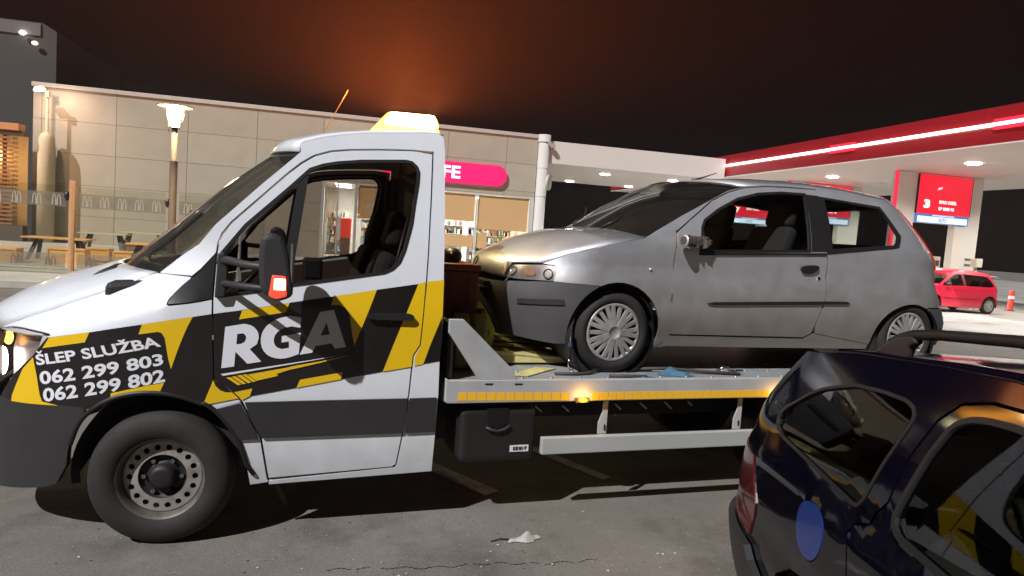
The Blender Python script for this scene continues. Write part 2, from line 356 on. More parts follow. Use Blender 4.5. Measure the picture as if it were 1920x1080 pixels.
# ------------------------------------------------------------------ vehicle outlines (metres, side view: x rearward, z up)
def lerp_pts(v, pts):
    if v <= pts[0][0]: return pts[0][1]
    for (a, b), (c, d) in zip(pts, pts[1:]):
        if v <= c: return b+(d-b)*(v-a)/(c-a)
    return pts[-1][1]
def sstep(a, b, v):
    t = min(1.0, max(0.0, (v-a)/(b-a))); return t*t*(3-2*t)
T_O = (-0.92666, 3.72932, 0.00000); T_EX = (0.99538, 0.09584, 0.00524); T_EY = (-0.09585, 0.99540, 0.00000); T_EZ = (-0.00521, -0.00050, 0.99999)
HX0, HY0, HZ0 = 2.6620, 0.2000, 0.8620
W_O = (1.45000, 1.56000, 0.00000); W_X = (0.25882, 0.96593, 0.00000); W_Y = (0.96593, -0.25882, 0.00000)
TD = {
    'gap_top': [(0.2495, 1.5078), (0.2521, 1.5491), (0.2549, 1.5858), (0.2739, 1.642), (0.3142, 1.7021), (0.5863, 1.9848), (0.653, 2.0466), (0.7211, 2.0947), (0.805, 2.1267), (0.91, 2.1458), (1.0666, 2.1628), (1.2583, 2.1777), (1.3785, 2.1816)],
    'gap_rear': [(1.3786, 2.1701), (1.3709, 1.8559), (1.3689, 1.8253), (1.3616, 1.5723), (1.3483, 1.2801), (1.3359, 1.0762), (1.2984, 1.0145), (1.2956, 0.9735), (1.2859, 0.7872), (1.2647, 0.5522), (1.2399, 0.3666), (1.2159, 0.3516)],
    'gap_bot': [(1.2159, 0.3516), (0.5536, 0.3114)],
    'gap_front': [(0.5421, 0.3185), (0.5316, 0.3745), (0.4993, 0.5555), (0.4731, 0.6067), (0.4353, 0.6822), (0.3978, 0.7613), (0.3526, 0.8152), (0.2995, 0.8637), (0.2562, 0.8806), (0.2417, 1.2284), (0.2402, 1.3018), (0.2495, 1.5078)],
    'aouter': [(-0.0272, 1.42), (0.2421, 1.6905), (0.4628, 1.9215), (0.6486, 2.107)],
    'roofline': [(0.6472, 2.1509), (0.6722, 2.1658), (0.7744, 2.2014), (0.879, 2.2253), (0.9858, 2.2445), (1.1552, 2.2647), (1.3401, 2.285), (1.4084, 2.2883), (1.4375, 2.2784)],
    'cabrear': [(1.4429, 2.2552), (1.4484, 2.198), (1.4497, 2.016), (1.4521, 1.8312), (1.4533, 1.5262), (1.4574, 1.2626), (1.4572, 1.0774), (1.4521, 0.984), (1.4568, 0.7847), (1.4548, 0.559), (1.4534, 0.3351)],
    'sill': [(1.4538, 0.3309), (0.5541, 0.2958), (0.4517, 0.2891)],
    'archrear': [(0.4516, 0.2916), (0.4302, 0.4108), (0.3903, 0.5445), (0.3561, 0.6104), (0.3041, 0.6757), (0.2599, 0.7253), (0.2123, 0.7575)],
    'arch': [(0.2251, 0.7441), (0.1156, 0.792), (0.0086, 0.8157), (-0.097, 0.8154), (-0.202, 0.7912), (-0.2946, 0.7359), (-0.3688, 0.657), (-0.4113, 0.5324)],
    'window': [(0.2631, 1.5382), (0.3792, 1.6995), (0.589, 1.9107), (0.6954, 2.0238), (0.7692, 2.0552), (0.8445, 2.0747), (0.9695, 2.0952), (1.2232, 2.1198), (1.2591, 2.1145), (1.2902, 2.0892), (1.305, 2.0547), (1.3018, 1.9931), (1.2833, 1.8697), (1.2703, 1.758), (1.2611, 1.7172), (1.2336, 1.6058), (1.2055, 1.5347), (1.167, 1.4933), (1.1183, 1.469), (0.9305, 1.4344), (0.635, 1.3825), (0.4625, 1.3445), (0.3203, 1.319), (0.2611, 1.308)],
    'triangle': [(0.0249, 1.2709), (0.0365, 1.3001), (0.1341, 1.4095), (0.2441, 1.5372), (0.2487, 1.5077), (0.2409, 1.305), (0.04, 1.2674)],
    'cut': [(-0.0216, 1.4148), (0.0575, 1.4172), (0.1313, 1.4205)],
    'hoodedge': [(-0.0383, 1.4158), (-0.0878, 1.3973), (-0.1515, 1.3608), (-0.3151, 1.2936), (-0.5213, 1.2032), (-0.7018, 1.1286), (-0.8397, 1.0591)],
    'headlight': [(-0.8436, 1.0644), (-0.7558, 1.0873), (-0.677, 1.0954), (-0.5525, 1.0914), (-0.5141, 1.0863), (-0.5146, 1.0736), (-0.5816, 0.9763), (-0.6534, 0.907), (-0.7334, 0.8364), (-0.7963, 0.7894)],
    'bumper_top': [(-0.798, 0.7168), (-0.7189, 0.7155), (-0.4649, 0.7334), (-0.3483, 0.7302), (-0.3348, 0.719)],
    'bumper_rear': [(-0.3348, 0.719), (-0.3967, 0.5946), (-0.4187, 0.5011), (-0.4272, 0.4226), (-0.4798, 0.3145), (-0.5546, 0.2832), (-0.8293, 0.2102)],
    'trim_door': [(0.4087, 0.7621), (0.7515, 0.7658), (1.2819, 0.7696), (1.2705, 0.5586), (0.5037, 0.5562), (0.4731, 0.6067), (0.4353, 0.6822)],
    'trim_fender': [(0.2599, 0.7243), (0.3891, 0.7581), (0.4285, 0.6873), (0.471, 0.6017), (0.4904, 0.5518), (0.3924, 0.5504), (0.3561, 0.6104), (0.3041, 0.6757)],
    'trim_rear': [(1.2882, 0.7695), (1.4498, 0.7721), (1.452, 0.5618), (1.2768, 0.5584)],
    'blk_fender': [(-0.5124, 1.0761), (-0.3202, 1.1159), (-0.0812, 1.1656), (0.0485, 1.1919), (0.151, 1.2103), (0.2396, 1.2275), (0.2549, 0.8806), (0.2995, 0.8627), (0.3505, 0.8143), (0.3797, 0.782), (0.2337, 0.7523), (0.2114, 0.7575), (0.2251, 0.7441), (0.1155, 0.7966), (0.0085, 0.8202), (-0.097, 0.8199), (-0.2021, 0.7957), (-0.2946, 0.7404), (-0.3348, 0.722), (-0.4649, 0.7334), (-0.7189, 0.7155), (-0.784, 0.7335), (-0.7055, 0.8562), (-0.5932, 0.9749), (-0.5235, 1.0728)],
    'y1': [(-0.5431, 1.0191), (-0.5102, 1.0754), (-0.3202, 1.1159), (-0.3401, 1.0646), (-0.4491, 1.0413)],
    'y2': [(-0.0812, 1.1656), (0.0485, 1.1919), (0.151, 1.2103), (0.0561, 0.9399), (0.0427, 0.9905), (0.0239, 1.1002), (0.0091, 1.1227), (0.0216, 1.1093), (0.0091, 1.125), (-0.0074, 1.1305), (-0.0964, 1.1155)],
    'y3': [(-0.5908, 0.9661), (-0.6459, 0.9013), (-0.7093, 0.7526), (-0.7152, 0.7194), (-0.4649, 0.7334), (-0.5435, 0.7458), (-0.5561, 0.7784), (-0.5719, 0.8775)],
    'y4': [(-0.218, 0.811), (0.0266, 0.8703), (0.0068, 0.8215), (-0.097, 0.8199), (-0.2217, 0.7743)],
    'y5': [(0.2562, 0.8806), (0.2123, 0.7575), (0.2337, 0.7523), (0.3819, 0.7819), (0.3483, 0.8153), (0.318, 0.8147), (0.2918, 0.8256), (0.2677, 0.8497)],
    'blk_door': [(0.2468, 1.2286), (0.3786, 1.2503), (0.62, 1.2968), (0.8394, 1.336), (1.0771, 1.3814), (1.3074, 1.4219), (1.3503, 1.4351), (1.3432, 1.28), (1.3332, 1.0788), (1.2958, 1.0155), (1.293, 0.9735), (1.2928, 0.9504), (1.1276, 0.9226), (0.9059, 0.8808), (0.6736, 0.8357), (0.6281, 0.8288), (0.6736, 0.8357), (0.4387, 0.7922), (0.3997, 0.771), (0.3548, 0.8161), (0.3038, 0.8636), (0.2605, 0.8806)],
    'd1': [(0.3851, 1.2496), (0.62, 1.2968), (0.6016, 1.2456), (0.3715, 1.2026)],
    'd2': [(0.8464, 1.3371), (1.0771, 1.3814), (1.0399, 1.2721), (0.9668, 1.0703), (0.9516, 1.142), (0.9328, 1.2449), (0.9077, 1.2784), (0.8788, 1.2912), (0.8341, 1.29)],
    'd3': [(1.3074, 1.4219), (1.3493, 1.4341), (1.3417, 1.2799), (1.3306, 1.0787), (1.2948, 1.0165), (1.2915, 0.9735), (1.2907, 0.9504), (1.13, 0.9236), (1.1798, 1.0697), (1.2478, 1.26)],
    'd4': [(0.6713, 0.8357), (0.688, 0.8799), (0.688, 0.8799), (0.9113, 0.9208), (0.9035, 0.8809), (0.6713, 0.8357)],
    'd5': [(0.3578, 0.8151), (0.4484, 0.8343), (0.4373, 0.7932), (0.3997, 0.772)],
    'r_yellow': [(1.3594, 1.4365), (1.4556, 1.4503), (1.454, 1.3438), (1.4545, 1.2472), (1.3924, 1.0767), (1.3574, 0.9658), (1.3058, 0.9545), (1.3079, 1.0094), (1.337, 1.0737), (1.351, 1.3406)],
    'r_black': [(1.3924, 1.0767), (1.4534, 1.237), (1.4556, 1.0773), (1.4526, 0.984), (1.3599, 0.9669)],
    'R': [(0.3061, 1.1625), (0.3982, 1.1806), (0.4377, 1.1719), (0.4649, 1.144), (0.4726, 1.1109), (0.4629, 1.0728), (0.4286, 1.0464), (0.488, 0.9799), (0.4201, 0.9679), (0.3594, 1.0317), (0.3552, 0.9537), (0.293, 0.9443)],
    'Rh': [(0.3652, 1.126), (0.3954, 1.1297), (0.4112, 1.1125), (0.4055, 1.0864), (0.3863, 1.0744), (0.3625, 1.0709)],
    'G': [(0.6819, 1.2198), (0.6794, 1.1644), (0.6337, 1.1708), (0.5889, 1.1604), (0.5541, 1.1311), (0.5443, 1.0927), (0.5566, 1.0593), (0.5885, 1.0476), (0.6243, 1.0551), (0.6231, 1.0888), (0.5863, 1.0827), (0.586, 1.1172), (0.6827, 1.1379), (0.6757, 1.0215), (0.6218, 0.9995), (0.5723, 0.9945), (0.5226, 1.0088), (0.4903, 1.0445), (0.4799, 1.092), (0.4871, 1.1396), (0.5167, 1.1829), (0.569, 1.2149), (0.6271, 1.2272)],
    'Aa': [(0.7773, 1.2509), (0.8492, 1.2648), (0.9217, 1.0624), (0.8628, 1.0521), (0.845, 1.0815), (0.7615, 1.066), (0.7445, 1.0292), (0.6804, 1.0177)],
    'Ah': [(0.8135, 1.196), (0.8336, 1.1304), (0.7848, 1.1238)],
    'wline': [(0.2896, 0.9136), (0.7691, 0.9941), (0.9425, 1.0249), (0.7739, 0.9907), (0.6232, 0.9622), (0.3048, 0.904)],
    'swoosh': [(0.4241, 0.9106), (0.6508, 0.9535), (0.6236, 0.951), (0.7929, 0.9829), (0.9429, 1.015), (0.784, 0.972), (0.6243, 0.9331), (0.5662, 0.9124), (0.5756, 0.9026), (0.467, 0.8767)],
    'bar0': [(0.318, 0.8944), (0.3395, 0.8967), (0.3928, 0.858), (0.3777, 0.8524)],
    'bar1': [(0.3438, 0.8991), (0.3632, 0.9023), (0.4168, 0.8626), (0.3994, 0.858)],
    'bar2': [(0.3696, 0.9051), (0.3913, 0.9083), (0.4429, 0.8696), (0.4255, 0.8635)],
    'bar3': [(0.3956, 0.9107), (0.4175, 0.9116), (0.4671, 0.8742), (0.4496, 0.8696)],
    'tx1': [(-0.5698, 0.9315), (0.0084, 1.0588), (-0.013, 1.1063), (-0.5793, 0.9811)],
    'tx2': [(-0.5513, 0.8352), (0.0227, 0.9651), (0.0133, 1.02), (-0.5582, 0.8974)],
    'tx3': [(-0.5359, 0.7477), (0.0305, 0.8773), (0.0253, 0.9398), (-0.5401, 0.8126)],
    'handle': [(1.0292, 1.2374), (1.0529, 1.2503), (1.1954, 1.2562), (1.2707, 1.2555), (1.2918, 1.2359), (1.2776, 1.2154), (1.2222, 1.2168), (1.0397, 1.2179)],
    'mirror': [(0.4687, 1.6337), (0.4924, 1.6605), (0.5294, 1.6671), (0.5804, 1.6403), (0.6038, 1.5752), (0.6197, 1.487), (0.633, 1.3801), (0.6162, 1.3526), (0.5578, 1.3328), (0.5236, 1.3541), (0.4793, 1.3748), (0.4657, 1.4977)],
    'mir_ind': [(0.5391, 1.4644), (0.6035, 1.4627), (0.6137, 1.3569), (0.5579, 1.3397), (0.5263, 1.3563)],
    'gusset': [(1.4986, 1.226), (1.5845, 1.2257), (1.9068, 0.9245), (1.9095, 0.8854), (1.5064, 0.8783), (1.5002, 1.145)],
    'slots': [(2.296, 0.5429), (2.3462, 0.5007), (2.5021, 0.542), (2.5539, 0.4992), (2.9188, 0.5482), (2.9696, 0.5044), (3.1251, 0.5517), (3.1818, 0.5072), (3.3326, 0.5553), (3.3963, 0.5021), (3.5369, 0.5552), (3.5726, 0.5222)],
    'hoodscoop': [(-0.4177, 1.3529), (-0.3967, 1.3733), (-0.2815, 1.4201), (-0.2549, 1.3868), (-0.3961, 1.3294)],
}
HD = {
    'h_fender': [(-0.4732, 0.6966), (-0.3365, 0.7691), (-0.0904, 0.8425), (0.1673, 0.9023), (0.3243, 0.9678), (0.4164, 0.9735), (0.4008, 0.7745), (0.4342, 0.2609), (0.4281, 0.2392), (0.3448, 0.1648), (0.32, 0.2161), (0.2733, 0.3614), (0.2343, 0.4626), (0.185, 0.5141), (0.1062, 0.5706), (-0.0126, 0.6014), (-0.1252, 0.5842), (-0.1527, 0.5805), (-0.4019, 0.5878), (-0.4241, 0.5883), (-0.3971, 0.6666), (-0.4127, 0.6903)],
    'h_bumper': [(-0.6273, 0.564), (-0.4241, 0.5858), (-0.1527, 0.5805), (-0.2271, 0.5001), (-0.2819, 0.3938), (-0.3035, 0.2859), (-0.3044, 0.1716), (-0.3772, 0.1788), (-0.5756, 0.1974), (-0.6148, 0.3776)],
    'h_headlight': [(-0.6635, 0.5944), (-0.6432, 0.6398), (-0.6119, 0.6765), (-0.4734, 0.6941), (-0.4127, 0.6903), (-0.3971, 0.6666), (-0.4241, 0.5883), (-0.6263, 0.5807)],
    'h_apillar': [(0.1673, 0.9023), (0.2626, 0.9574), (0.4824, 1.0738), (0.7548, 1.2037), (0.756, 1.2088), (0.9083, 1.2795), (1.0727, 1.3263)],
    'h_roofedge': [(1.0727, 1.3263), (1.2632, 1.3478), (1.4548, 1.3589), (1.7214, 1.3628), (2.0362, 1.3429), (2.276, 1.3074), (2.4238, 1.3052), (3.3296, 1.3584)],
    'h_doorwin': [(0.608, 0.9188), (0.6262, 1.0017), (0.6591, 1.057), (0.7937, 1.1421), (0.9799, 1.2301), (1.1778, 1.2839), (1.4033, 1.31), (1.614, 1.3141), (1.5787, 1.1636), (1.5223, 0.8876), (0.6009, 0.8388)],
    'h_bpillar': [(1.6167, 1.309), (1.7264, 1.3086), (1.6892, 0.8963), (1.5317, 0.8881)],
    'h_qwin': [(1.733, 1.3052), (2.3125, 1.2694), (2.339, 1.224), (2.4287, 1.0501), (2.3764, 0.9582), (2.3121, 0.9457), (1.6885, 0.875)],
    'h_qglass': [(1.7796, 1.285), (2.2894, 1.2474), (2.3174, 1.2157), (2.3832, 1.0409), (2.3301, 0.9765), (1.7309, 0.9185)],
    'h_door': [(0.4292, 0.966), (0.4061, 0.8145), (0.3955, 0.4401), (0.424, 0.2588), (1.5626, 0.2512), (1.6266, 0.29), (1.6381, 0.3435), (1.6797, 0.4739), (1.7095, 0.5515), (1.6846, 0.8685), (1.731, 1.3116), (1.7286, 1.3607), (1.4531, 1.3548), (1.2621, 1.3451), (1.0708, 1.321), (0.9053, 1.2705), (0.7534, 1.2001), (0.5648, 1.0683)],
    'h_rarch': [(2.2006, 0.1705), (2.2033, 0.3266), (2.2926, 0.4474), (2.456, 0.5237), (2.6058, 0.5349), (2.7431, 0.4979), (2.863, 0.4002), (2.9681, 0.2806)],
    'h_handle': [(1.4345, 0.7784), (1.5996, 0.7949), (1.6145, 0.764), (1.554, 0.7235), (1.4763, 0.7252)],
    'h_lock': [(1.6279, 0.695)],
    'h_belt': [(0.5934, 0.8313), (1.6674, 0.8827), (1.6737, 0.8679), (0.5981, 0.8127)],
}
WD = {}
# ------------------------------------------------------------------ shared materials
WHITE = M('white_paint', (0.79, 0.81, 0.85), 0.28, 0, 0.03, coat=0.6, dirt=(0.45, 0.43, 0.40), dirt_amt=0.18, dscale=2.5, low=((.33, .32, .30), .60, .25, .55))
WRAP_K = M('black_wrap', (0.014, 0.010, 0.010), 0.30, 0, 0.15, coat=0.25)
WRAP_Y = M('yellow_wrap', (0.86, 0.54, 0.010), 0.32, 0, 0.04, coat=0.25)
LETTER = M('white_lettering', (0.80, 0.80, 0.84), 0.35, 0, 0.03)
PLASTIC = M('dark_plastic', (0.030, 0.028, 0.029), 0.52, 0, 0.15, bump=0.15, bscale=300)
BLACKP = M('black_plastic', (0.016, 0.014, 0.014), 0.42, 0, 0.15, bump=0.08, bscale=300)
RUBBER = M('tyre_rubber', (0.017, 0.014, 0.013), 0.78, 0, 0.2, bump=0.2, bscale=120, dirt=(0.06, 0.048, 0.038), dirt_amt=0.4, dscale=5)
STEEL = M('rim_steel', (0.40, 0.37, 0.34), 0.45, 0.4, 0.1, dirt=(0.07, 0.05, 0.04), dirt_amt=0.85, dscale=7)
BLACKM = M('black_metal', (0.018, 0.016, 0.015), 0.55, 0.2, 0.2)
GALV = M('bed_steel', (0.40, 0.41, 0.42), 0.48, 0.35, 0.10, scale=9, bump=0.12, bscale=45, dirt=(0.20, 0.17, 0.14), dirt_amt=0.55, dscale=4)
BEDP = M('bed_grey_paint', (0.46, 0.46, 0.46), 0.50, 0.1, 0.08, scale=7, dirt=(0.24, 0.22, 0.19), dirt_amt=0.35, dscale=5)
CHROME = M('chrome', (0.7, 0.7, 0.7), 0.15, 1.0, 0.05)
CAR_GLASS = GLASS('car_glass', (0.62, 0.60, 0.58))
DARKIN = M('interior_dark', (0.020, 0.016, 0.015), 0.7, 0, 0.2)
SEATC = M('seat_cloth', (0.030, 0.025, 0.026), 0.9, 0, 0.3, bump=0.3, bscale=200)
BROWNIN = M('cab_lining', (0.10, 0.055, 0.045), 0.75, 0, 0.15)
REFLECT = M('amber_reflector', (0.80, 0.45, 0.03), 0.35, 0, 0.08, emit=(1.0, 0.45, 0.02), es=0.10)
AMBER = EMIT('amber_marker_lens', (1.0, 0.36, 0.02), 3.2)
PRINT = M('print_black', (0.02, 0.02, 0.02), 0.6)
LENS = GLASS('lamp_lens', (0.85, 0.82, 0.80), rough=0.04)

def wheel_tyre(parent, c, Rr, w, rim, ax=(0, 1, 0), n=56):
    t = w/2
    return MB().lathe([(rim, -t*.75), (rim+.012, -t*.92), (rim+(Rr-rim)*.45, -t*1.02), (Rr-.035, -t*.92), (Rr-.010, -t*.72), (Rr, -t*.45), (Rr, -t*.16), (Rr-.008, -t*.15), (Rr-.008, -t*.10), (Rr, -t*.09),
        (Rr, t*.09), (Rr-.008, t*.10), (Rr-.008, t*.15), (Rr, t*.16), (Rr, t*.45), (Rr-.010, t*.72), (Rr-.035, t*.92), (rim+(Rr-rim)*.45, t*1.02), (rim+.012, t*.92), (rim, t*.75)], c, ax, n).build('tyre', RUBBER, parent)

# ------------------------------------------------------------------ ground
def asphalt(name, base, light_, rough=.85, scale=1.0):
    m = bpy.data.materials.new(name); m.use_nodes = True; n = m.node_tree; b = n.nodes['Principled BSDF']; L = n.links.new
    tc = n.nodes.new('ShaderNodeTexCoord')
    def noise(s, d=6, r=.6):
        z = n.nodes.new('ShaderNodeTexNoise'); z.inputs['Scale'].default_value = s*scale; z.inputs['Detail'].default_value = d; z.inputs['Roughness'].default_value = r; L(tc.outputs['Object'], z.inputs['Vector']); return z
    big, mid, fine = noise(.35), noise(2.2), noise(160, 3)
    c1 = n.nodes.new('ShaderNodeMixRGB'); c1.inputs[1].default_value = (*base, 1); c1.inputs[2].default_value = (*light_, 1); L(mid.outputs['Fac'], c1.inputs[0])
    c2 = n.nodes.new('ShaderNodeMixRGB'); c2.blend_type = 'MULTIPLY'; c2.inputs[0].default_value = .55; L(c1.outputs[0], c2.inputs[1])
    r1 = n.nodes.new('ShaderNodeValToRGB'); r1.color_ramp.elements[0].position = .3; r1.color_ramp.elements[0].color = (.45, .42, .40, 1); r1.color_ramp.elements[1].position = .65; L(big.outputs['Fac'], r1.inputs[0]); L(r1.outputs[0], c2.inputs[2])
    c3 = n.nodes.new('ShaderNodeMixRGB'); c3.blend_type = 'OVERLAY'; c3.inputs[0].default_value = .55; L(c2.outputs[0], c3.inputs[1]); L(fine.outputs['Fac'], c3.inputs[2])
    # aggregate speckle, oily stains, pale dust
    vo = n.nodes.new('ShaderNodeTexVoronoi'); vo.inputs['Scale'].default_value = 210*scale; L(tc.outputs['Object'], vo.inputs['Vector'])
    vr = n.nodes.new('ShaderNodeValToRGB'); vr.color_ramp.elements[0].position = .0; vr.color_ramp.elements[0].color = (.45, .43, .42, 1); vr.color_ramp.elements[1].position = .8; vr.color_ramp.elements[1].color = (1.35, 1.33, 1.3, 1); L(vo.outputs['Color'], vr.inputs[0])
    c5 = n.nodes.new('ShaderNodeMixRGB'); c5.blend_type = 'MULTIPLY'; c5.inputs[0].default_value = .5; L(c3.outputs[0], c5.inputs[1]); L(vr.outputs[0], c5.inputs[2])
    st_ = noise(1.1, 7, .7); sr = n.nodes.new('ShaderNodeValToRGB'); sr.color_ramp.elements[0].position = .36; sr.color_ramp.elements[0].color = (.38, .36, .35, 1); sr.color_ramp.elements[1].position = .50; L(st_.outputs['Fac'], sr.inputs[0])
    c6 = n.nodes.new('ShaderNodeMixRGB'); c6.blend_type = 'MULTIPLY'; c6.inputs[0].default_value = .5; L(c5.outputs[0], c6.inputs[1]); L(sr.outputs[0], c6.inputs[2])
    du = noise(3.7, 8, .75); dr_ = n.nodes.new('ShaderNodeValToRGB'); dr_.color_ramp.elements[0].position = .55; dr_.color_ramp.elements[1].position = .8; dr_.color_ramp.elements[1].color = (.28, .28, .28, 1); L(du.outputs['Fac'], dr_.inputs[0])
    c7 = n.nodes.new('ShaderNodeMixRGB'); c7.inputs[2].default_value = (*[min(1, v*1.7) for v in light_], 1); L(dr_.outputs[0], c7.inputs[0]); L(c6.outputs[0], c7.inputs[1])
    L(c7.outputs[0], b.inputs['Base Color']); b.inputs['Roughness'].default_value = rough
    bp = n.nodes.new('ShaderNodeBump'); bp.inputs['Strength'].default_value = .35; bp.inputs['Distance'].default_value = .006; L(fine.outputs['Fac'], bp.inputs['Height']); L(bp.outputs[0], b.inputs['Normal'])
    return m
def sheet(name, m, x0, x1, y0, y1, z, kind='structure'):
    o = MB().add([(x0, y0, z), (x1, y0, z), (x1, y1, z), (x0, y1, z)], [(0, 1, 2, 3)]).build(name, m); o['kind'] = kind; return o
sheet('ground', asphalt('asphalt', (.165, .150, .132), (.222, .204, .182)), -300, 300, -200, 400, 0)
fc = sheet('forecourt', asphalt('forecourt_concrete', (.36, .35, .33), (.46, .45, .42), .7, .6), 9.2, 90, 13.2, 120, .004)
PAVE = M('pavement_concrete', (.42, .40, .36), .8, 0, .12, scale=2, bump=.15, bscale=60, dirt=(.25, .23, .2), dirt_amt=.5, dscale=.8)
pv = MB().box(-60, 8.9, 15.36, 30.98, -.05, .12).build('pavement', PAVE); pv['kind'] = 'structure'
ks = MB().box(0, .985, 0, .14, -.06, .135).mesh('kerb_stone'); ks.materials.append(M('kerb_concrete', (.50, .48, .43), .75, 0, .12, dirt=(.3, .27, .23), dirt_amt=.5))
for i in range(22): share('kerb_stone', ks, pv, (-13+i, 15.215, 0))
PAINT = M('road_paint', (.62, .60, .55), .6, 0, .15, dirt=(.15, .14, .12), dirt_amt=.75, dscale=7)
def stripe(pts, w, z=.009):
    (x0, y0), (x1, y1) = pts; d = Vector((x1-x0, y1-y0)).normalized(); nrm = Vector((-d.y, d.x))*w/2
    o = MB().add([(x0-nrm.x, y0-nrm.y, z), (x1-nrm.x, y1-nrm.y, z), (x1+nrm.x, y1+nrm.y, z), (x0+nrm.x, y0+nrm.y, z)], [(0, 1, 2, 3)]).build('painted_line', PAINT); o['kind'] = 'structure'; return o
stripe([(-14, 12.95), (-3, 12.95)], .12, .004)
stripe([(-.5, 6.6), (.99, 4.36)], .13, .004); stripe([(.9, 6.4), (1.9, 4.60)], .10, .004)
stripe([(20.6, 18.9), (23.4, 18.9)], .14); stripe([(21.5, 19.75), (24.2, 19.75)], .12); stripe([(12, 17.2), (26, 15.6)], .05)
for i, x in enumerate((16.0, 22.0, 28.0)):
    o = sheet('forecourt_joint', M('joint_dark', (.12, .11, .10), .9), x, x+.03, 13.4, 60, .008)
for y in (17.0, 24.5, 33): sheet('forecourt_joint', M('joint_dark', (.12, .11, .10), .9), 10, 70, y, y+.03, .0085)

# ------------------------------------------------------------------ service building
WALL = M('wall_panel_beige', (.42, .365, .29), .45, 0, .04, scale=.6, dirt=(.35, .30, .22), dirt_amt=.5, dscale=.7)
WALLD = M('wall_backing', (.06, .05, .04), .8)
FRAMEA = M('window_frame_alu', (.62, .60, .57), .4, .2)
bld = thing('service_building', 'long beige panelled service building with cafe windows under the red sign', 'building', (0, 31, 0))
xs = [-12.56, -12.25, -9.58, -6.9, -4.2, -1.5, 1.2, 3.9, 6.6, 8.06]; zs = [.12, 1.24, 2.47, 3.72, 4.98, 6.2]
pm = {}
WALLS = [M('wall_panel_beige_%d' % v, (.42*f, .365*f, .29*f), .42, 0, .05, scale=.6, dirt=(.33, .28, .205), dirt_amt=.55, dscale=.8) for v, f in enumerate((1.0, .95, 1.04, .98))]
def wpanel(x0, x1, z0, z1):
    v = random.randrange(4); k = (round(x1-x0, 3), round(z1-z0, 3), v)
    if k not in pm:
        me = MB().box(.008, k[0]-.008, -.03, .03, .006, k[1]-.006).mesh('wall_panel'); me.materials.append(WALLS[v]); pm[k] = me
    o = share('wall_panel', pm[k], bld, (x0, random.uniform(-.003, .003), z0))
for i in range(len(xs)-1):
    for j in range(len(zs)-1):
        if xs[i] > -1.6 and zs[j] < 3.5: continue
        wpanel(xs[i], xs[i+1], zs[j], zs[j+1])
    if xs[i] > -1.6: wpanel(xs[i], xs[i+1], 3.50, 3.72)
B('backing_wall', WALLD, bld, -12.55, -1.5, .035, .2, 0, 6.2); B('backing_wall', WALLD, bld, -1.5, 8.1, .035, .2, 3.5, 6.2)
B('side_wall', WALL, bld, -12.57, -12.45, .2, 9.8, 0, 6.2); B('side_wall', WALL, bld, 8.0, 8.1, .2, 9.8, 0, 6.2); B('back_wall', WALL, bld, -12.5, 8.1, 9.8, 10, 0, 6.2)
B('roof_slab', WALLD, bld, -12.5, 8.05, .2, 9.9, 6.0, 6.18)
B('parapet_cap', M('cap_light', (.50, .45, .41), .45, .1), bld, -12.60, 8.12, -.10, .25, 6.205, 6.37, .01)
# corner column in three sleeves, with a camera and a dish
CW = M('column_white', (.58, .55, .51), .4, 0, .05)
for z0, z1, r in ((0.12, 3.55, .245), (3.55, 4.85, .255), (4.85, 6.05, .262), (6.05, 6.40, .30)):
    MB().cyl((8.34, -.02, z0), (8.34, -.02, z1-.012), r, n=28).build('column_sleeve', CW, bld)
cm = MB().prism([(8.45, -.30, 5.95), (8.50, -.30, 6.08), (8.78, -.30, 5.98), (8.84, -.30, 5.80), (8.66, -.30, 5.78)], (0, .16, 0)).build('camera_housing', M('camera_grey', (.36, .32, .29), .5), bld, .02)
MB().ell((8.70, -.22, 5.77), .05, .05, .04).build('camera_dome', BLACKP, cm)
MB().lathe([(0, -.06), (.30, -.05), (.38, 0), (.38, .10), (0, .10)], (8.66, .05, 4.25), (.85, -.5, 0), 24).build('dish', M('dish_grey', (.50, .48, .45), .5), bld)
# pill-shaped cafe sign
def pill(x0, x1, z0, z1, n=14):
    r = (z1-z0)/2; zc = (z0+z1)/2
    return [(x1-r+r*math.cos(R(-90+180*i/n)), zc+r*math.sin(R(-90+180*i/n))) for i in range(n+1)]+[(x0+r+r*math.cos(R(90+180*i/n)), zc+r*math.sin(R(90+180*i/n))) for i in range(n+1)]
sg_ = MB().prism([(x, -.20, z) for x, z in pill(1.0, 6.63, 3.86, 4.76)], (0, .16, 0)).build('cafe_sign', EMIT('sign_pink', (1.0, .012, .13), .85, (.7, .01, .1)), bld)
MB().prism([(x, -.17, z) for x, z in pill(.97, 6.66, 3.83, 4.79)], (0, .12, 0)).build('sign_rim', M('sign_rim', (.45, .05, .12), .4, emit=(1, .05, .2), es=.5), sg_)
text_on('sign_text', 'CAFE', [(2.45, 4.04), (4.50, 4.04), (4.50, 4.60), (2.45, 4.60)], lambda x, z: Vector((x, -.206, z)), EMIT('sign_letters', (1, .95, .98), 1.6), sg_, .022)
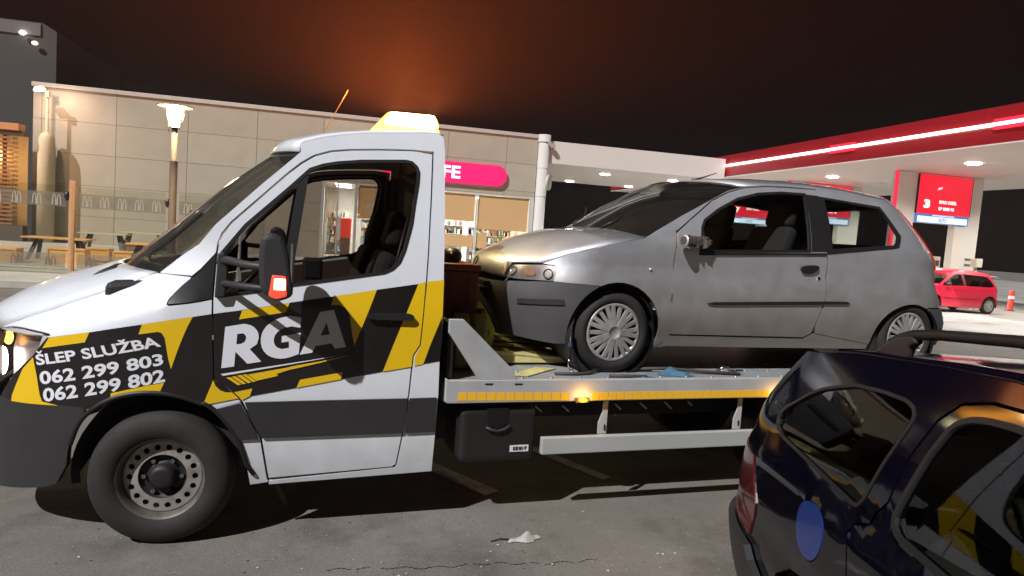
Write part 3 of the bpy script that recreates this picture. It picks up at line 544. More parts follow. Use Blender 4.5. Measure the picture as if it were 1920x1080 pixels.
# glazing: door and three windows
def mull(x0, x1, z0, z1, d=.05): return B('mullion', FRAMEA, bld, x0, x1, -.02, d, z0, z1, .004)
for x0, x1 in ((-1.50, -1.36), (0.0, .06), (2.84, 2.92), (5.33, 5.42), (7.85, 8.06)): mull(x0, x1, .12, 3.42)
B('header_rail', FRAMEA, bld, -1.5, 8.06, -.02, .05, 3.42, 3.495)
B('transom', FRAMEA, bld, 2.92, 5.33, -.015, .04, 2.08, 2.13); B('transom', FRAMEA, bld, 2.92, 5.33, -.015, .04, .90, .95)
SHOPG = GLASS('shop_glass', (.86, .88, .84), rough=.02)
for x0, x1 in ((.06, 2.84), (2.92, 5.33), (5.42, 7.85)):
    MB().add([(x0, .012, .15), (x1, .012, .15), (x1, .012, 3.42), (x0, .012, 3.42)], [(0, 1, 2, 3)]).build('window_pane', SHOPG, bld)
dl = MB().add([(-1.30, .02, .15), (-.80, .02, .15), (-.80, .02, 3.38), (-1.30, .02, 3.38)], [(0, 1, 2, 3)]).build('door_leaf', GLASS('frosted_glass', (.80, .74, .62), rough=.3, haze=.35), bld)
MB().box(-1.34, -1.28, 0, .05, .12, 3.42).box(-.80, -.74, 0, .05, .12, 3.42).build('door_frame', FRAMEA, dl, .004)
MB().box(-.06, .0, 0, .05, .12, 3.42).build('door_frame', FRAMEA, dl, .004)
BLIND = M('roller_blind', (.92, .54, .285), .8, 0, .06, scale=1.2)
for x0, x1, z0, z1 in ((.10, 2.80, 1.95, 3.40), (2.95, 5.30, 2.16, 3.40), (5.45, 7.82, 1.86, 3.40)): B('blind', BLIND, bld, x0, x1, .06, .075, z0, z1)
B('frosted_band', BLIND, bld, 2.95, 5.30, .06, .075, .98, 1.52); B('frosted_band', BLIND, bld, 5.45, 5.95, .06, .075, .98, 1.70)
text_on('blind_text', 'AUTO', [(.35, 2.28), (1.75, 2.28), (1.75, 2.62), (.35, 2.62)], lambda x, z: Vector((x, .055, z)), M('blind_print', (.8, .78, .72), .6), bld, .03)
# shop interior
SHOPW = M('shop_wall', (.75, .75, .72), .7); 
B('shop_floor', M('shop_floor', (.45, .43, .40), .4), bld, -1.5, 8.0, .2, 6.0, .10, .13); B('shop_back', SHOPW, bld, -1.5, 8.0, 5.9, 6.0, .13, 3.5)
B('shop_ceiling', SHOPW, bld, -1.5, 8.0, .2, 6.0, 3.46, 3.49); B('shop_side', SHOPW, bld, -1.58, -1.5, .2, 6.0, .13, 3.46)
for x in (-.6, 1.6, 4.0, 6.4): 
    for y in (1.5, 3.8): B('ceiling_light', EMIT('shop_light', (1, .98, .93), 30), bld, x-.35, x+.35, y-.25, y+.25, 3.43, 3.455)
for x in (.6, 5.2): light('shop_area', 'AREA', bld, (x, 2.2, 3.40), 650, (1, .97, .90), 2.0, (0, 0, -1))
pal = [(.6, .55, .5), (.55, .1, .1), (.15, .15, .18), (.2, .35, .5), (.7, .6, .3), (.75, .75, .75), (.1, .25, .15), (.5, .3, .2)]
pmats = [M('product_%d' % i, c, .5) for i, c in enumerate(pal)]
for x0, x1, y in ((-1.3, -.3, 3.4), (.3, 2.6, 3.0), (3.0, 5.2, 2.2), (5.5, 7.7, 2.6)):
    sh = B('shelf_unit', M('shelf_grey', (.45, .45, .44), .5), bld, x0, x1, y+.30, y+.34, .13, 2.2)
    for z in (.35, .75, 1.15, 1.55, 1.95): B('shelf', M('shelf_grey', (.45, .45, .44), .5), sh, x0, x1, y, y+.3, z-.02, z)
    for mi in range(len(pmats)):
        mb = MB(); k = 0
        for z in (.35, .75, 1.15, 1.55, 1.95):
            x = x0+.03
            while x < x1-.12:
                wd = random.uniform(.06, .14); hh = random.uniform(.16, .33)
                if random.randrange(len(pmats)) == mi: mb.box(x, x+wd, y+.02, y+.26, z, z+hh); k += 1
                x += wd+random.uniform(.01, .05)
        if k:
            o = mb.build('products', pmats[mi], sh); o['kind'] = 'stuff'
B('drinks_cooler', M('cooler_red', (.75, .06, .04), .4, emit=(1, .10, .06), es=.35), bld, -.62, -.16, 1.2, 1.9, 1.02, 1.92, .02)
B('cooler_base', M('cooler_base', (.18, .12, .1), .5), bld, -.60, -.18, 1.22, 1.88, .13, 1.0)
B('white_cabinet', M('white_cabinet', (.8, .78, .85), .4), bld, -.78, -.63, 1.2, 1.9, .9, 1.9)

# ------------------------------------------------------------------ canopy over the pumps
CANW = M('canopy_white', (.62, .58, .54), .5, 0, .03, scale=.5)
CANR = M('canopy_red', (.24, .008, .014), .35, 0, .05, coat=.3)
cano = thing('station_canopy', 'flat white fuel station canopy with red fascia and white light strip', 'canopy')
B('canopy_slab', CANW, cano, 17.90, 28.6, 7.8, 46.7, 5.30, 6.30)
for i in range(13):
    y0 = 7.8+i*3.0
    B('fascia_panel', CANR, cano, 17.82, 17.895, y0+.004, y0+2.996, 5.31, 6.36); B('fascia_panel', CANR, cano, 28.605, 28.68, y0+.004, y0+2.996, 5.31, 6.36)
B('fascia_panel', CANR, cano, 17.82, 28.68, 7.70, 7.795, 5.31, 6.36); B('fascia_panel', CANR, cano, 17.82, 28.68, 46.81, 46.89, 5.31, 6.36)
B('fascia_trim', M('trim_white', (.7, .66, .62), .4), cano, 17.80, 17.90, 7.8, 46.8, 5.268, 5.300)
STRIP = EMIT('led_white', (1.0, .92, .88), 5.0); STRIPR = EMIT('led_red', (1.0, .02, .05), 1.6)
segs = [(8.0, 14.2, 0), (14.2, 16.4, 1), (16.4, 22.1, 0), (22.1, 23.4, 1), (23.4, 31.2, 0), (31.2, 32.4, 1), (32.4, 40.8, 0), (40.8, 44.5, 1), (44.5, 46.6, 0)]
for y0, y1, k in segs:
    B('light_strip', STRIP, cano, 17.72, 17.80, y0, y1, 5.80, 5.885)
    if k: B('red_strip', STRIPR, cano, 17.73, 17.805, y0, y1, 5.70, 5.795); B('red_strip', STRIPR, cano, 17.73, 17.805, y0, y1, 5.89, 5.985)
dlm = EMIT('downlight_glow', (1.0, .97, .92), 30)
def downlight(x, y, z, e=1400):
    d = MB().lathe([(.0, 0), (.16, 0), (.16, .012), (.24, .02), (.24, .05)], (x, y, z-.05), (0, 0, 1), 20).build('downlight', dlm, cano)
    light('downlight_lamp', 'SPOT', d, (x, y, z-.08), e, (1, .96, .90), .15, (0, 0, -1), 150, .6)
for y in (12.6, 19.8, 27.0, 34.2, 41.4):
    for x in (20.75, 25.7): downlight(x, y, 5.30)
B('vent_plate', M('vent_grey', (.4, .36, .33), .5), cano, 23.6, 23.95, 27.3, 27.6, 5.285, 5.302)
link = thing('link_canopy', 'plain white walkway roof joining the building to the pump canopy', 'canopy')
B('link_slab', CANW, link, 8.62, 17.70, 31.02, 40.8, 5.13, 6.16, .01)
for x, y in ((12.4, 33.6), (12.4, 39.6), (16.2, 33.6), (16.2, 39.6)):
    d = MB().lathe([(.0, 0), (.16, 0), (.16, .012), (.24, .02), (.24, .05)], (x, y, 5.08), (0, 0, 1), 20).build('downlight', dlm, link)
    light('downlight_lamp', 'SPOT', d, (x, y, 5.05), 800, (1, .96, .90), .15, (0, 0, -1), 150, .6)

# pump pillars
PILW = M('pillar_white', (.66, .63, .57), .45, 0, .03)
SIGNR = EMIT('pump_sign_red', (1.0, .012, .045), .62, (.7, .01, .03)); SIGNT = EMIT('pump_sign_text', (1, .95, .95), 1.1)
BLUE = EMIT('pump_sign_blue', (.05, .22, .55), .45, (.05, .2, .5)); PALE = EMIT('pump_sign_pale', (.70, .82, .95), .75, (.6, .7, .8))
def pillar(y, num, label, lines):
    p = thing('pump_pillar', label, 'pillar', (20.62, y, 0), group='pump pillars under the canopy')
    B('left_leg', PILW, p, .12, 1.0, .12, .45, .14, 5.298, .01); B('right_leg', PILW, p, 3.02, 4.20, .12, .45, .14, 5.298, .01)
    B('header', PILW, p, 1.003, 3.017, .125, .45, 3.34, 5.297)
    B('red_edge', EMIT('edge_glow', (1, .03, .10), .8, (.7, .02, .06)), p, -.03, .115, .10, .16, .14, 5.297)
    sgn = B('sign_panel', SIGNR, p, 1.02, 3.58, .04, .115, 3.70, 5.235, .006)
    B('sign_edge', BLACKM, sgn, 1.00, 1.018, .03, .115, 3.70, 5.24); B('sign_edge', BLACKM, sgn, 3.582, 3.60, .03, .115, 3.70, 5.24)
    bs_ = B('price_band', BLUE, p, 1.03, 3.57, .045, .114, 3.33, 3.692, .004); B('price_field', PALE, bs_, 1.10, 3.50, .038, .044, 3.36, 3.60)
    B('price_field', PALE, bs_, 1.80, 2.85, .038, .044, 3.63, 3.67)
    text_on('price_text', 'AUTO', [(2.10, 3.40), (2.50, 3.40), (2.50, 3.54), (2.10, 3.54)], lambda x, z: Vector((x, .034, z)), BLUE, bs_, .02)
    if num: text_on('pump_number', num, [(1.32, 3.92), (1.62, 3.92), (1.62, 4.26), (1.32, 4.26)], lambda x, z: Vector((x, .034, z)), SIGNT, sgn, .05)
    for i, tx in enumerate(lines): text_on('fuel_name', tx, [(2.05, 4.13-.26*i), (2.90-.10*i, 4.13-.26*i), (2.90-.10*i, 4.26-.26*i), (2.05, 4.26-.26*i)], lambda x, z: Vector((x, .034, z)), SIGNT, sgn, .04)
    lg = MB().prism([(1.92, .034, 4.66), (2.02, .034, 4.70), (2.08, .034, 4.78), (2.00, .034, 4.76), (1.96, .034, 4.74)], (0, .004, 0)).prism([(2.05, .034, 4.70), (2.11, .034, 4.72), (2.14, .034, 4.80), (2.09, .034, 4.77)], (0, .004, 0)); lg.build('emblem', SIGNT, sgn)
    for z in (1.72, 1.95): B('notice', M('notice_dark', (.10, .10, .10), .6), p, 3.70, 3.98, .105, .118, z, z+.09)
    B('plinth', M('plinth_grey', (.30, .29, .27), .7), p, -.1, 4.3, -.1, 1.0, .004, .14, .01)
pillar(22.95, '3', 'white pump pillar with the red sign numbered 3', ['EVRO DIZEL', 'EP BMB 95'])
pillar(29.85, '', 'white pump pillar seen through the rear side window of the silver car', ['EVRO DIZEL', 'EP BMB 95'])
pillar(36.8, '7', 'white pump pillar with the red sign numbered 7', ['EVRO DIZEL'])
fp = thing('fuel_pump', 'white fuel pump with dark display beside the pillar numbered 3', 'fuel pump', (23.62, 24.0, .14))
B('pump_body', PILW, fp, 0, .46, 0, .5, 0, 1.90, .02); B('display', M('display_dark', (.05, .05, .055), .3), fp, .07, .39, -.012, -.002, 1.50, 1.74); B('keypad', M('keypad_grey', (.4, .4, .4), .5), fp, .2, .3, -.01, -.002, 1.30, 1.38)
hu = thing('hose_unit', 'cream hose unit with a hanging hose in front of the pillar numbered 3', 'fuel hose', (24.30, 22.45, .004))
B('hose_box', M('hose_cream', (.60, .57, .46), .5), hu, -.16, .16, -.1, .18, 1.70, 2.05, .03)
MB().cyl((0, .05, 0), (0, .05, 1.75), .05).build('stand', PILW, hu); MB().tube([(-.12, -.05, 1.75), (-.22, -.08, 1.45), (-.30, -.08, 1.1), (-.20, -.08, .7), (-.05, -.05, .5)], .05, 10).build('hose', M('hose_pale', (.62, .60, .52), .5), hu)
bo = thing('bollard', 'short red plastic bollard with a white band near the pumps', 'bollard', (26.62, 22.83, .004))
MB().cyl((0, 0, 0), (.03, 0, .84), .11, .10, n=18).build('post', M('bollard_red', (.65, .05, .03), .4), bo); MB().cyl((.02, 0, .50), (.023, 0, .62), .109, n=18).build('band', M('band_white', (.75, .72, .7), .5), bo)
MB().cyl((0, 0, 0), (0, 0, .03), .17, n=18).build('foot', BLACKP, bo)

# ------------------------------------------------------------------ terrace on the left
lp = thing('lamp_post', 'brown lamp post with a glowing glass head and disc hat', 'lamp post', (-4.16, 17.4, .12))
POLEB = M('pole_brown', (.10, .05, .036), .65, 0, .12)
MB().cyl((0, 0, 0), (0, 0, 2.75), .085, n=20).build('lower_pole', POLEB, lp); MB().cyl((0, 0, 2.75), (0, 0, 3.52), .062, n=20).build('upper_pole', M('pole_dark', (.06, .042, .038), .75), lp)
LAMPG = GLOWGLASS('lamp_glow', (.97, 1.0, .74), 9)
hd = MB().lathe([(0, 3.52), (.085, 3.52), (.11, 3.70), (.165, 3.93), (.165, 3.99), (0, 3.99)], (0, 0, 0), (0, 0, 1), 24).build('lamp_glass', LAMPG, lp)
MB().lathe([(0, 3.50), (.105, 3.50), (.105, 3.522), (0, 3.522)], (0, 0, 0), (0, 0, 1), 24).build('lamp_light_stop', BLACKM, lp)  # added disc that keeps the lamp's light off the pole
MB().lathe([(0, 4.03), (.37, 3.985), (.395, 3.99), (.395, 4.00), (.12, 4.05), (0, 4.06)], (0, 0, 0), (0, 0, 1), 32).build('lamp_hat', M('hat_metal', (.10, .09, .07), .5, 0), lp)
MB().tube([(.13, -.02, 3.55), (.18, -.02, 3.75), (.20, -.02, 3.97)], .006, 6).tube([(-.13, -.02, 3.40), (-.13, -.02, 3.60), (-.20, -.02, 3.97)], .006, 6).build('lamp_stay', M('hat_metal', (.10, .09, .07), .5, 0), lp)
light('lamp_light', 'POINT', lp, (0, 0, 3.80-.45), 0.0, (1, .92, .48), .1)
bpy.data.objects['lamp_light'].data.energy = 400; bpy.data.objects['lamp_light'].location = (0, 0, 3.80)
def clampk(p): 
    MB().ell((-.09, -.02, 1.77), .065, .05, .105).build('glass_clamp', M('clamp_dark', (.03, .02, .02), .3), p)
clampk(lp)
wpst = thing('wooden_post', 'round orange-brown wooden post holding the terrace glass', 'post', (-6.25, 17.4, .12))
MB().cyl((0, 0, 0), (.0, 0, 2.13), .064, n=20).build('post', M('post_wood', (.33, .165, .08), .5, 0, .2, scale=12), wpst); clampk(wpst)
GLP = GLASS('terrace_glass', (.93, .94, .90), rough=.01); FROST = GLASS('frosted_band', (.88, .85, .78), rough=.25, haze=.30, hcol=(.42, .38, .31))
EMB = M('etched_mark', (.47, .42, .335), .7); EMBD = M('etched_mark_dark', (.20, .15, .11), .6)
def m_mark(mb, cx, z0, h, wd, r):
    for s in (-1, 1):                       # flat ribbon, thicker at the feet
        P = [(cx+s*wd/2+wd/2*math.cos(R(t)), z0+h*math.sin(R(t))**.7) for t in range(0, 181, 15)]; Q = [(cx+s*wd/2+(wd/2-2*r)*math.cos(R(t)), z0+(h-1.6*r)*math.sin(R(t))**.7) for t in range(0, 181, 15)]
        mb.grid([[(a[0], -.007+.0004*s, a[1]), (b[0], -.007+.0004*s, b[1])] for a, b in zip(P, Q)], False)
mk = MB(); m_mark(mk, 0, 0, .25, .095, .013); MK1 = mk.mesh('etched_mark'); MK1.materials.append(EMB)
mk = MB(); m_mark(mk, 0, 0, .21, .11, .016); MK2 = mk.mesh('dark_mark'); MK2.materials.append(EMBD)
for i, (x0, x1, lab) in enumerate(((-10.4, -8.42, 'leftmost etched glass terrace pane by the slatted screen'), (-8.34, -6.36, 'etched glass terrace pane left of the wooden post'), (-6.14, -4.30, 'etched glass terrace pane between wooden post and lamp post'), (-4.02, -2.1, 'etched glass terrace pane right of the lamp post'))):
    g_ = thing('glass_pane', lab, 'glass screen', (x0, 17.4, .12), group='glass panes round the terrace'); wd = x1-x0
    MB().box(0, wd, 0, .010, .05, 2.0).build('pane', GLP, g_)
    MB().box(.01, wd-.01, -.004, -.001, 1.52, 1.84).build('frosted_band', FROST, g_); MB().box(.01, wd-.01, -.004, -.001, .14, .46).build('frosted_band', FROST, g_)
    for k in range(5): share('etched_mark', MK1, g_, (.2+k*(wd-.4)/4, 0, 1.55))
    for k in range(3): share('dark_mark', MK2, g_, (.3+k*(wd-.6)/2, 0, .19))
WOODO = M('table_wood', (.66, .34, .10), .55, 0, .2, scale=10); WOODG = M('table_pale', (.50, .42, .24), .55, 0, .15, scale=8); LEGD = M('leg_dark', (.045, .032, .025), .5)
def table(x, y, L_, label, m, rz=0.0):
    t = thing('picnic_table', label, 'table', (x, y, .12), rz, 'terrace tables')
    for k in range(3): B('plank', m, t, -L_/2, L_/2, -.38+k*.255, -.38+k*.255+.245, .60, .64, .004)
    for s in (-1, 1):
        for q in (-1, 1): MB().bar((s*L_*.30, q*.10, .60), (s*(L_*.30+.18), q*.32, .0), .05, .02, (0, 1, 0)).build('leg', LEGD, t)
table(-7.95, 21.3, 1.6, 'nearest orange wooden terrace table behind the round post', WOODO); table(-8.5, 26.6, 1.5, 'pale terrace table in front of the beige wall', WOODG); table(-8.0, 29.4, 1.7, 'farthest pale terrace table close to the beige wall', WOODG); table(-5.4, 20.9, 1.3, 'orange terrace table beside the lamp post', WOODO)
def bench(x, y, wd, dp, label, h=.36, m=None):
    t = thing('box_bench', label, 'bench', (x, y, .12), 0, 'wooden box benches on the terrace')
    B('seat', m or WOODO, t, -wd/2, wd/2, -dp/2, dp/2, h-.05, h, .006); B('side', m or WOODO, t, -wd/2, -wd/2+.04, -dp/2, dp/2, 0, h-.052); B('side', m or WOODO, t, wd/2-.04, wd/2, -dp/2, dp/2, 0, h-.052)
    B('front', m or WOODO, t, -wd/2+.042, wd/2-.042, -dp/2+.02, -dp/2+.05, .0, h-.052)
bench(-8.95, 20.1, 1.1, .42, 'orange box bench at the left edge of the terrace'); bench(-7.35, 20.3, .9, .4, 'orange box bench just left of the round post', .42); bench(-7.3, 22.3, .7, .4, 'brown box bench right of the nearest table'); bench(-6.9, 24.6, .75, .4, 'small brown box bench below the pale tables', .42, M('bench_brown', (.20, .12, .06), .6)); bench(-5.95, 21.0, 1.0, .42, 'orange box bench left of the lamp post', .38)
# floodlight by the wall, its bottle-shaped cast shadow built as a solid post
fl = thing('floodlight_with_shadow', 'wall floodlight with its bottle-shaped shadow built as a slim post', 'lamp post', (-11.86, 30.45, .12))
MB().lathe([(0, 0), (.30, 0), (.30, 3.6), (.27, 4.05), (.20, 4.22), (.08, 4.30), (.055, 4.34), (.045, 5.78), (0, 5.78)], (0, 0, 0), (0, 0, 1), 24).build('post', M('flood_shadow', (.44, .38, .27), .6), fl)  # solid shape standing in for the fixture's shadow on the wall
hd = MB().prism([(-.46, -.12, 5.82), (-.40, -.12, 5.98), (-.14, -.12, 6.02), (-.06, -.12, 5.86)], (0, .2, 0)).build('lamp_head', M('flood_head', (.5, .42, .35), .4, emit=(1, .8, .6), es=6), fl, .02)
MB().bar((-.08, -.02, 5.86), (.03, -.02, 5.78), .03, .03).build('bracket', M('bracket_brown', (.18, .12, .09), .5), fl); B('junction_box', M('junction', (.40, .30, .22), .5), fl, -.03, .11, -.13, -.05, 5.62, 5.86)
light('flood_light', 'SPOT', fl, (-.05, -1.3, 6.0), 260, (1, .70, .50), .12, (.28, .75, -.62), 105, .9)
# dark neighbour with slatted screen
dk = thing('dark_building', 'tall dark grey building at the left edge of the picture', 'building', (0, 33.2, 0))
MB().prism([(-34, 0, 0), (-12.62, 0, 0), (-12.62, 0, 8.85), (-13.15, 0, 9.15), (-34, 0, 9.15)], (0, 8, 0)).build('wall', M('dark_cladding', (.040, .039, .036), .7, 0, .15, scale=.8), dk)
B('eaves_band', M('eaves_lit_grey', (.10, .095, .09), .6), dk, -34, -13.2, -.06, -.003, 8.6, 9.1)  # lit strip below the roof edge, painted as a lighter grey
for x, z, e, cc in ((-13.8, 8.62, 10, (1, .95, .9)), (-13.35, 8.25, 1.2, (1, .75, .6))):
    MB().ell((x, -.20, z), .13, .08, .09).build('flood_lamp', EMIT('dark_bld_lamp_%d' % int(e), cc, e), dk)
sc_ = thing('slat_screen', 'wooden slatted screen glowing orange at the far left', 'screen', (-14.4, 29.9, .12))
B('back_panel', M('screen_back', (.60, .44, .24), .6), sc_, 0, 1.98, .35, .4, .35, 4.10)
for k in range(22): B('slat', M('slat_wood', (.24, .11, .045), .55, 0, .2, scale=9), sc_, 0, 1.62, 0, .05, .62+k*.155, .70+k*.155)
for x in (.2, 1.25): B('upright', M('slat_dark', (.10, .055, .03), .6), sc_, x, x+.12, .055, .12, .3, 4.1)
B('cap', M('screen_cap', (.48, .20, .09), .6), sc_, -1.2, 1.85, -.1, .45, 4.20, 4.46, .02); B('top_rail', LEGD, sc_, -.2, 2.0, -.02, .4, 4.02, 4.19)
B('base_wall', M('screen_base', (.07, .06, .05), .7), sc_, -1, 2.0, -.06, .34, 0, .60); B('menu_board', M('menu_dark', (.05, .045, .04), .5), sc_, 0, .75, -.06, -.01, 2.15, 3.05)
light('screen_light', 'POINT', sc_, (.9, .20, 3.2), 45, (1, .62, .28), .1); light('screen_light', 'POINT', sc_, (1.4, -2.2, 2.6), 160, (1, .55, .22), .1)
# bollard lamp between truck and windows
bl_ = thing('bollard_lamp', 'low grey bollard lamp with a clear head seen between truck and silver car', 'bollard lamp', (4.55, 20.0, .12))
MB().cyl((0, 0, 0), (0, 0, .86), .115, n=20).build('post', M('bollard_brown', (.10, .075, .065), .5), bl_); MB().cyl((0, 0, .86), (0, 0, 1.06), .105, n=20).build('lens', M('bollard_lens', (.50, .42, .36), .3, emit=(1, .8, .65), es=.25), bl_); MB().lathe([(0, 1.12), (.07, 1.11), (.115, 1.07), (.115, 1.06), (0, 1.06)], (0, 0, 0), (0, 0, 1), 20).build('cap', BLACKM, bl_)
# potted plant behind the cafe window
pp = thing('potted_plant', 'leafy pale green plant in the right cafe window', 'plant', (6.7, 31.75, .13))
MB().lathe([(0, 0), (.18, 0), (.24, .42), (.20, .42), (0, .38)], (0, 0, 0), (0, 0, 1), 20).build('pot', M('pot_brown', (.28, .15, .09), .6), pp)
lf = MB()
for i in range(90):
    a = random.uniform(0, 6.28); el = random.uniform(.2, 1.35); L_ = random.uniform(.45, 1.05); b0 = Vector((0, 0, random.uniform(.4, 1.0)))
    d = Vector((math.cos(a)*math.cos(el), math.sin(a)*math.cos(el)*.35, math.sin(el))); s = Vector((-math.sin(a), math.cos(a)*.35, .2)).normalized()*.035
    m1 = b0+d*L_*.55; tip = b0+d*L_+Vector((0, 0, -.22*L_))
    lf.add([b0-s*.3, b0+s*.3, m1+s, tip, m1-s], [(0, 1, 2, 4), (4, 2, 3)])
lf.build('foliage', M('plant_leaf', (.28, .34, .12), .5, 0, .3), pp)
# ------------------------------------------------------------------ tow truck
MT = Matrix(((T_EX[0], T_EY[0], T_EZ[0], T_O[0]), (T_EX[1], T_EY[1], T_EZ[1], T_O[1]), (T_EX[2], T_EY[2], T_EZ[2], T_O[2]), (0, 0, 0, 1)))
truck = thing('tow_truck', 'white flatbed tow truck with yellow and black stripes and glowing roof beacon', 'tow truck', mw=MT)
def y_truck(x, z):
    y = 0.0
    if z > 1.2: y += 0.17*((z-1.2)/1.05)**1.5
    if z < 1.0: y += 0.05*((1.0-z)/.7)**2
    zc = 1.24+0.33*(x+0.03)
    if z > zc: y += 0.8*(z-zc)*(1-sstep(-0.10, 0.22, x))
    return y
ST = Surf(1.0, y_truck, nose=(0.15, lambda z: 1.12, 2.5))
D = {k: (ST.P(v)) for k, v in TD.items()}
X = TD
A0 = 0.15-math.pi/2                                  # surface coordinate of the nose's centre line
gap = [X['gap_top'], X['gap_rear'], X['gap_bot'], X['gap_front']]
door_poly = ST.P([p for g in gap for p in g[:-1]])
# roof side, pillars and rear corner in one pressing
rear_low = (1.452, 0.335)
frame = X['aouter'] + X['roofline'] + X['cabrear'][:-1] + [rear_low, (1.232, 0.338)] + [(x+.004, z) for x, z in X['gap_rear'][::-1][1:-1]] + [(1.384, 2.183)] \
    + [(x-.004, z+.005) for x, z in X['gap_top'][::-1][1:-1]] + [(0.2455, 1.545), (0.2430, 1.5385), (0.1345, 1.4165)] + X['cut'][::-1][:1] + [(-0.0216, 1.4185)]
frame = [p for i, p in enumerate(frame) if i == 0 or math.hypot(p[0]-frame[i-1][0], p[1]-frame[i-1][1]) > .003]
pf = both('cab_side', ST, ST.P(frame), WHITE, truck, thick=0.03, res=0.07)
# front wing
arch = smoothp(X['arch'], 2, False)
X['archrear'] = smoothp(X['archrear'], 1, False)
wing = X['hoodedge'][::-1] + [(0.128, 1.4125), (0.1335, 1.4065), (0.0345, 1.298), (0.0225, 1.2705), (0.0385, 1.2625), (0.2370, 1.3005), (0.2375, 1.2285)] \
    + [(x-.006, z) for x, z in X['gap_front'][::-1] if 0.755 < z < 1.2] + [(0.2600, 0.7262), (0.2251, 0.7441)] + [q for q in arch if q[0] > -.33 and q[0] < .21] + [(-0.3348, 0.7235)] + [(x, z+.004) for x, z in X['bumper_top'][::-1][1:-1]] + [(-0.70, 0.765)] + [(x+.006, z-.004) for x, z in X['headlight'][::-1] if z > 0.80 and x < -.53] + [(-0.507, 1.083), (-0.5145, 1.0925), (-0.5525, 1.0965), (-0.677, 1.1005), (-0.7558, 1.0915)]
wing = [p for i, p in enumerate(wing) if i == 0 or math.hypot(p[0]-wing[i-1][0], p[1]-wing[i-1][1]) > .003]
both('front_wing', ST, ST.P(wing), WHITE, truck, thick=0.02, res=0.06)
wing_low = [(0.389, 0.757)] + [(x-.006, z) for x, z in X['gap_front'][::-1] if z < 0.75] + [(0.545, 0.300), (0.4517, 0.2891)] + [q for q in X['archrear'] if .30 < q[1] < .71] + [(0.262, 0.726)]
both('wing_sill', ST, ST.P(wing_low), WHITE, truck, thick=0.02, res=0.05)
tf = both('wing_moulding', ST, shrink(ST.P(X['trim_fender']), .003), PLASTIC, truck, off=0.012, thick=0.03, res=0.05)
both('rear_moulding', ST, shrink(ST.P(X['trim_rear']), .003), PLASTIC, truck, off=0.012, thick=0.03)
# sill strip under the door
both('door_sill', ST, ST.P([(0.548, 0.306), (1.226, 0.3475), (1.4525, 0.333), (1.4525, 0.315), (0.548, 0.285)]), WHITE, truck, thick=0.05)
# doors
win = ST.P(X['window'])
for sd in (0, 1):
    dr = panel('door', ST, shrink(door_poly, .005), WHITE, truck, holes=[win], thick=0.035, res=0.06, side=sd)
    panel('window_seal', ST, win, BLACKP, dr, holes=[shrink(win, .018)], off=0.003, thick=0.02, res=0.06, side=sd)
    gl = panel('door_window', ST, shrink(win, .008), CAR_GLASS, dr, off=-0.012, thick=0, res=0.06, side=sd)
    panel('window_divider', ST, ST.P([(0.640, 1.945), (0.694, 1.985), (0.667, 1.76), (0.640, 1.55), (0.632, 1.384), (0.566, 1.372), (0.590, 1.55), (0.615, 1.76)]), BLACKP, dr, off=0.001, thick=0.03, res=0.06, side=sd)
    panel('door_lining', ST, shrink(door_poly, .03), BROWNIN, dr, holes=[shrink(win, -.012)], off=-.038, thick=0.006, res=.08, side=sd)
    tm = shrink(ST.P(X['trim_door']), .003)
    panel('side_moulding', ST, tm, PLASTIC, dr, off=0.012, thick=0.028, res=0.07, side=sd)
    h = X['handle']
    panel('handle', ST, smoothp(ST.P(h), 2), BLACKP, dr, off=0.030, thick=0.028, res=0.03, side=sd)
    panel('quarter_trim', ST, shrink(ST.P(X['triangle']), .004), BLACKP, truck, off=0.004, thick=0.02, res=0.06, side=sd)
    if sd == 0: door = dr
lk = MB()
for x, z in ((1.0845, 1.213), (1.167, 1.207)): p = ST.map(x, z, .004); lk.cyl(p+Vector((0, .004, 0)), p-Vector((0, .004, 0)), .008, n=12)
lk.build('lock', CHROME, door)
# bonnet, windscreen, roof, back wall
def edge3(pts): return [ST.pt(*p) for p in ST.P(pts)]
E = edge3(X['hoodedge'])
hood = cross('bonnet', E, [-.29, -.31, -.33, -.36, -.32, -.24, -.16], [0.01, .01, .015, .02, .025, .035, .045], 1.0, WHITE, truck, n=18, thick=.015)
sc = X['hoodscoop']
pts = smoothp([(x, z) for x, z in sc], 2)
MB().prism([(x, .45, z) for x, z in pts], (0, .16, .02)).build('bonnet_scoop', BLACKP, truck, .012, 3)
E = edge3(X['aouter'])
E = [E[0].lerp(E[-1], 0)]+E[1:]
shield = cross('windscreen', E, [-.30, -.26, -.22, -.17], [0.0, .015, .025, .02], 1.0, GLASS('windscreen_glass', (0.50, 0.50, 0.46), rough=.03, haze=.10), truck, n=18, pw=2.2)
E = edge3([X['aouter'][-1]]+X['roofline'])
cross('roof', E, [-.17, -.115, -.08, -.05, -.03, -.02, -.01, 0, 0, 0][:len(E)], [.02, .04, .05, .055, .06, .06, .06, .055, .05, .045][:len(E)], 1.0, WHITE, truck, n=18, pw=3.0, thick=.02)
cross('headlining', [p-Vector((0, -.02, .045)) for p in E[1:]], [-.115, -.08, -.05, -.03, -.02, -.01, 0, 0, 0, 0][:len(E)-1], [.035]*(len(E)-1), 1.0, BROWNIN, truck, n=10, pw=3.0)
E = edge3([X['roofline'][-1]]+X['cabrear'])
cross('cab_back', E, [.005]+[.02]*(len(E)-1), [.045]+[0]*(len(E)-1), 1.0, M('cab_back_grey', (0.30, 0.29, 0.30), .5), truck, n=10, pw=6)
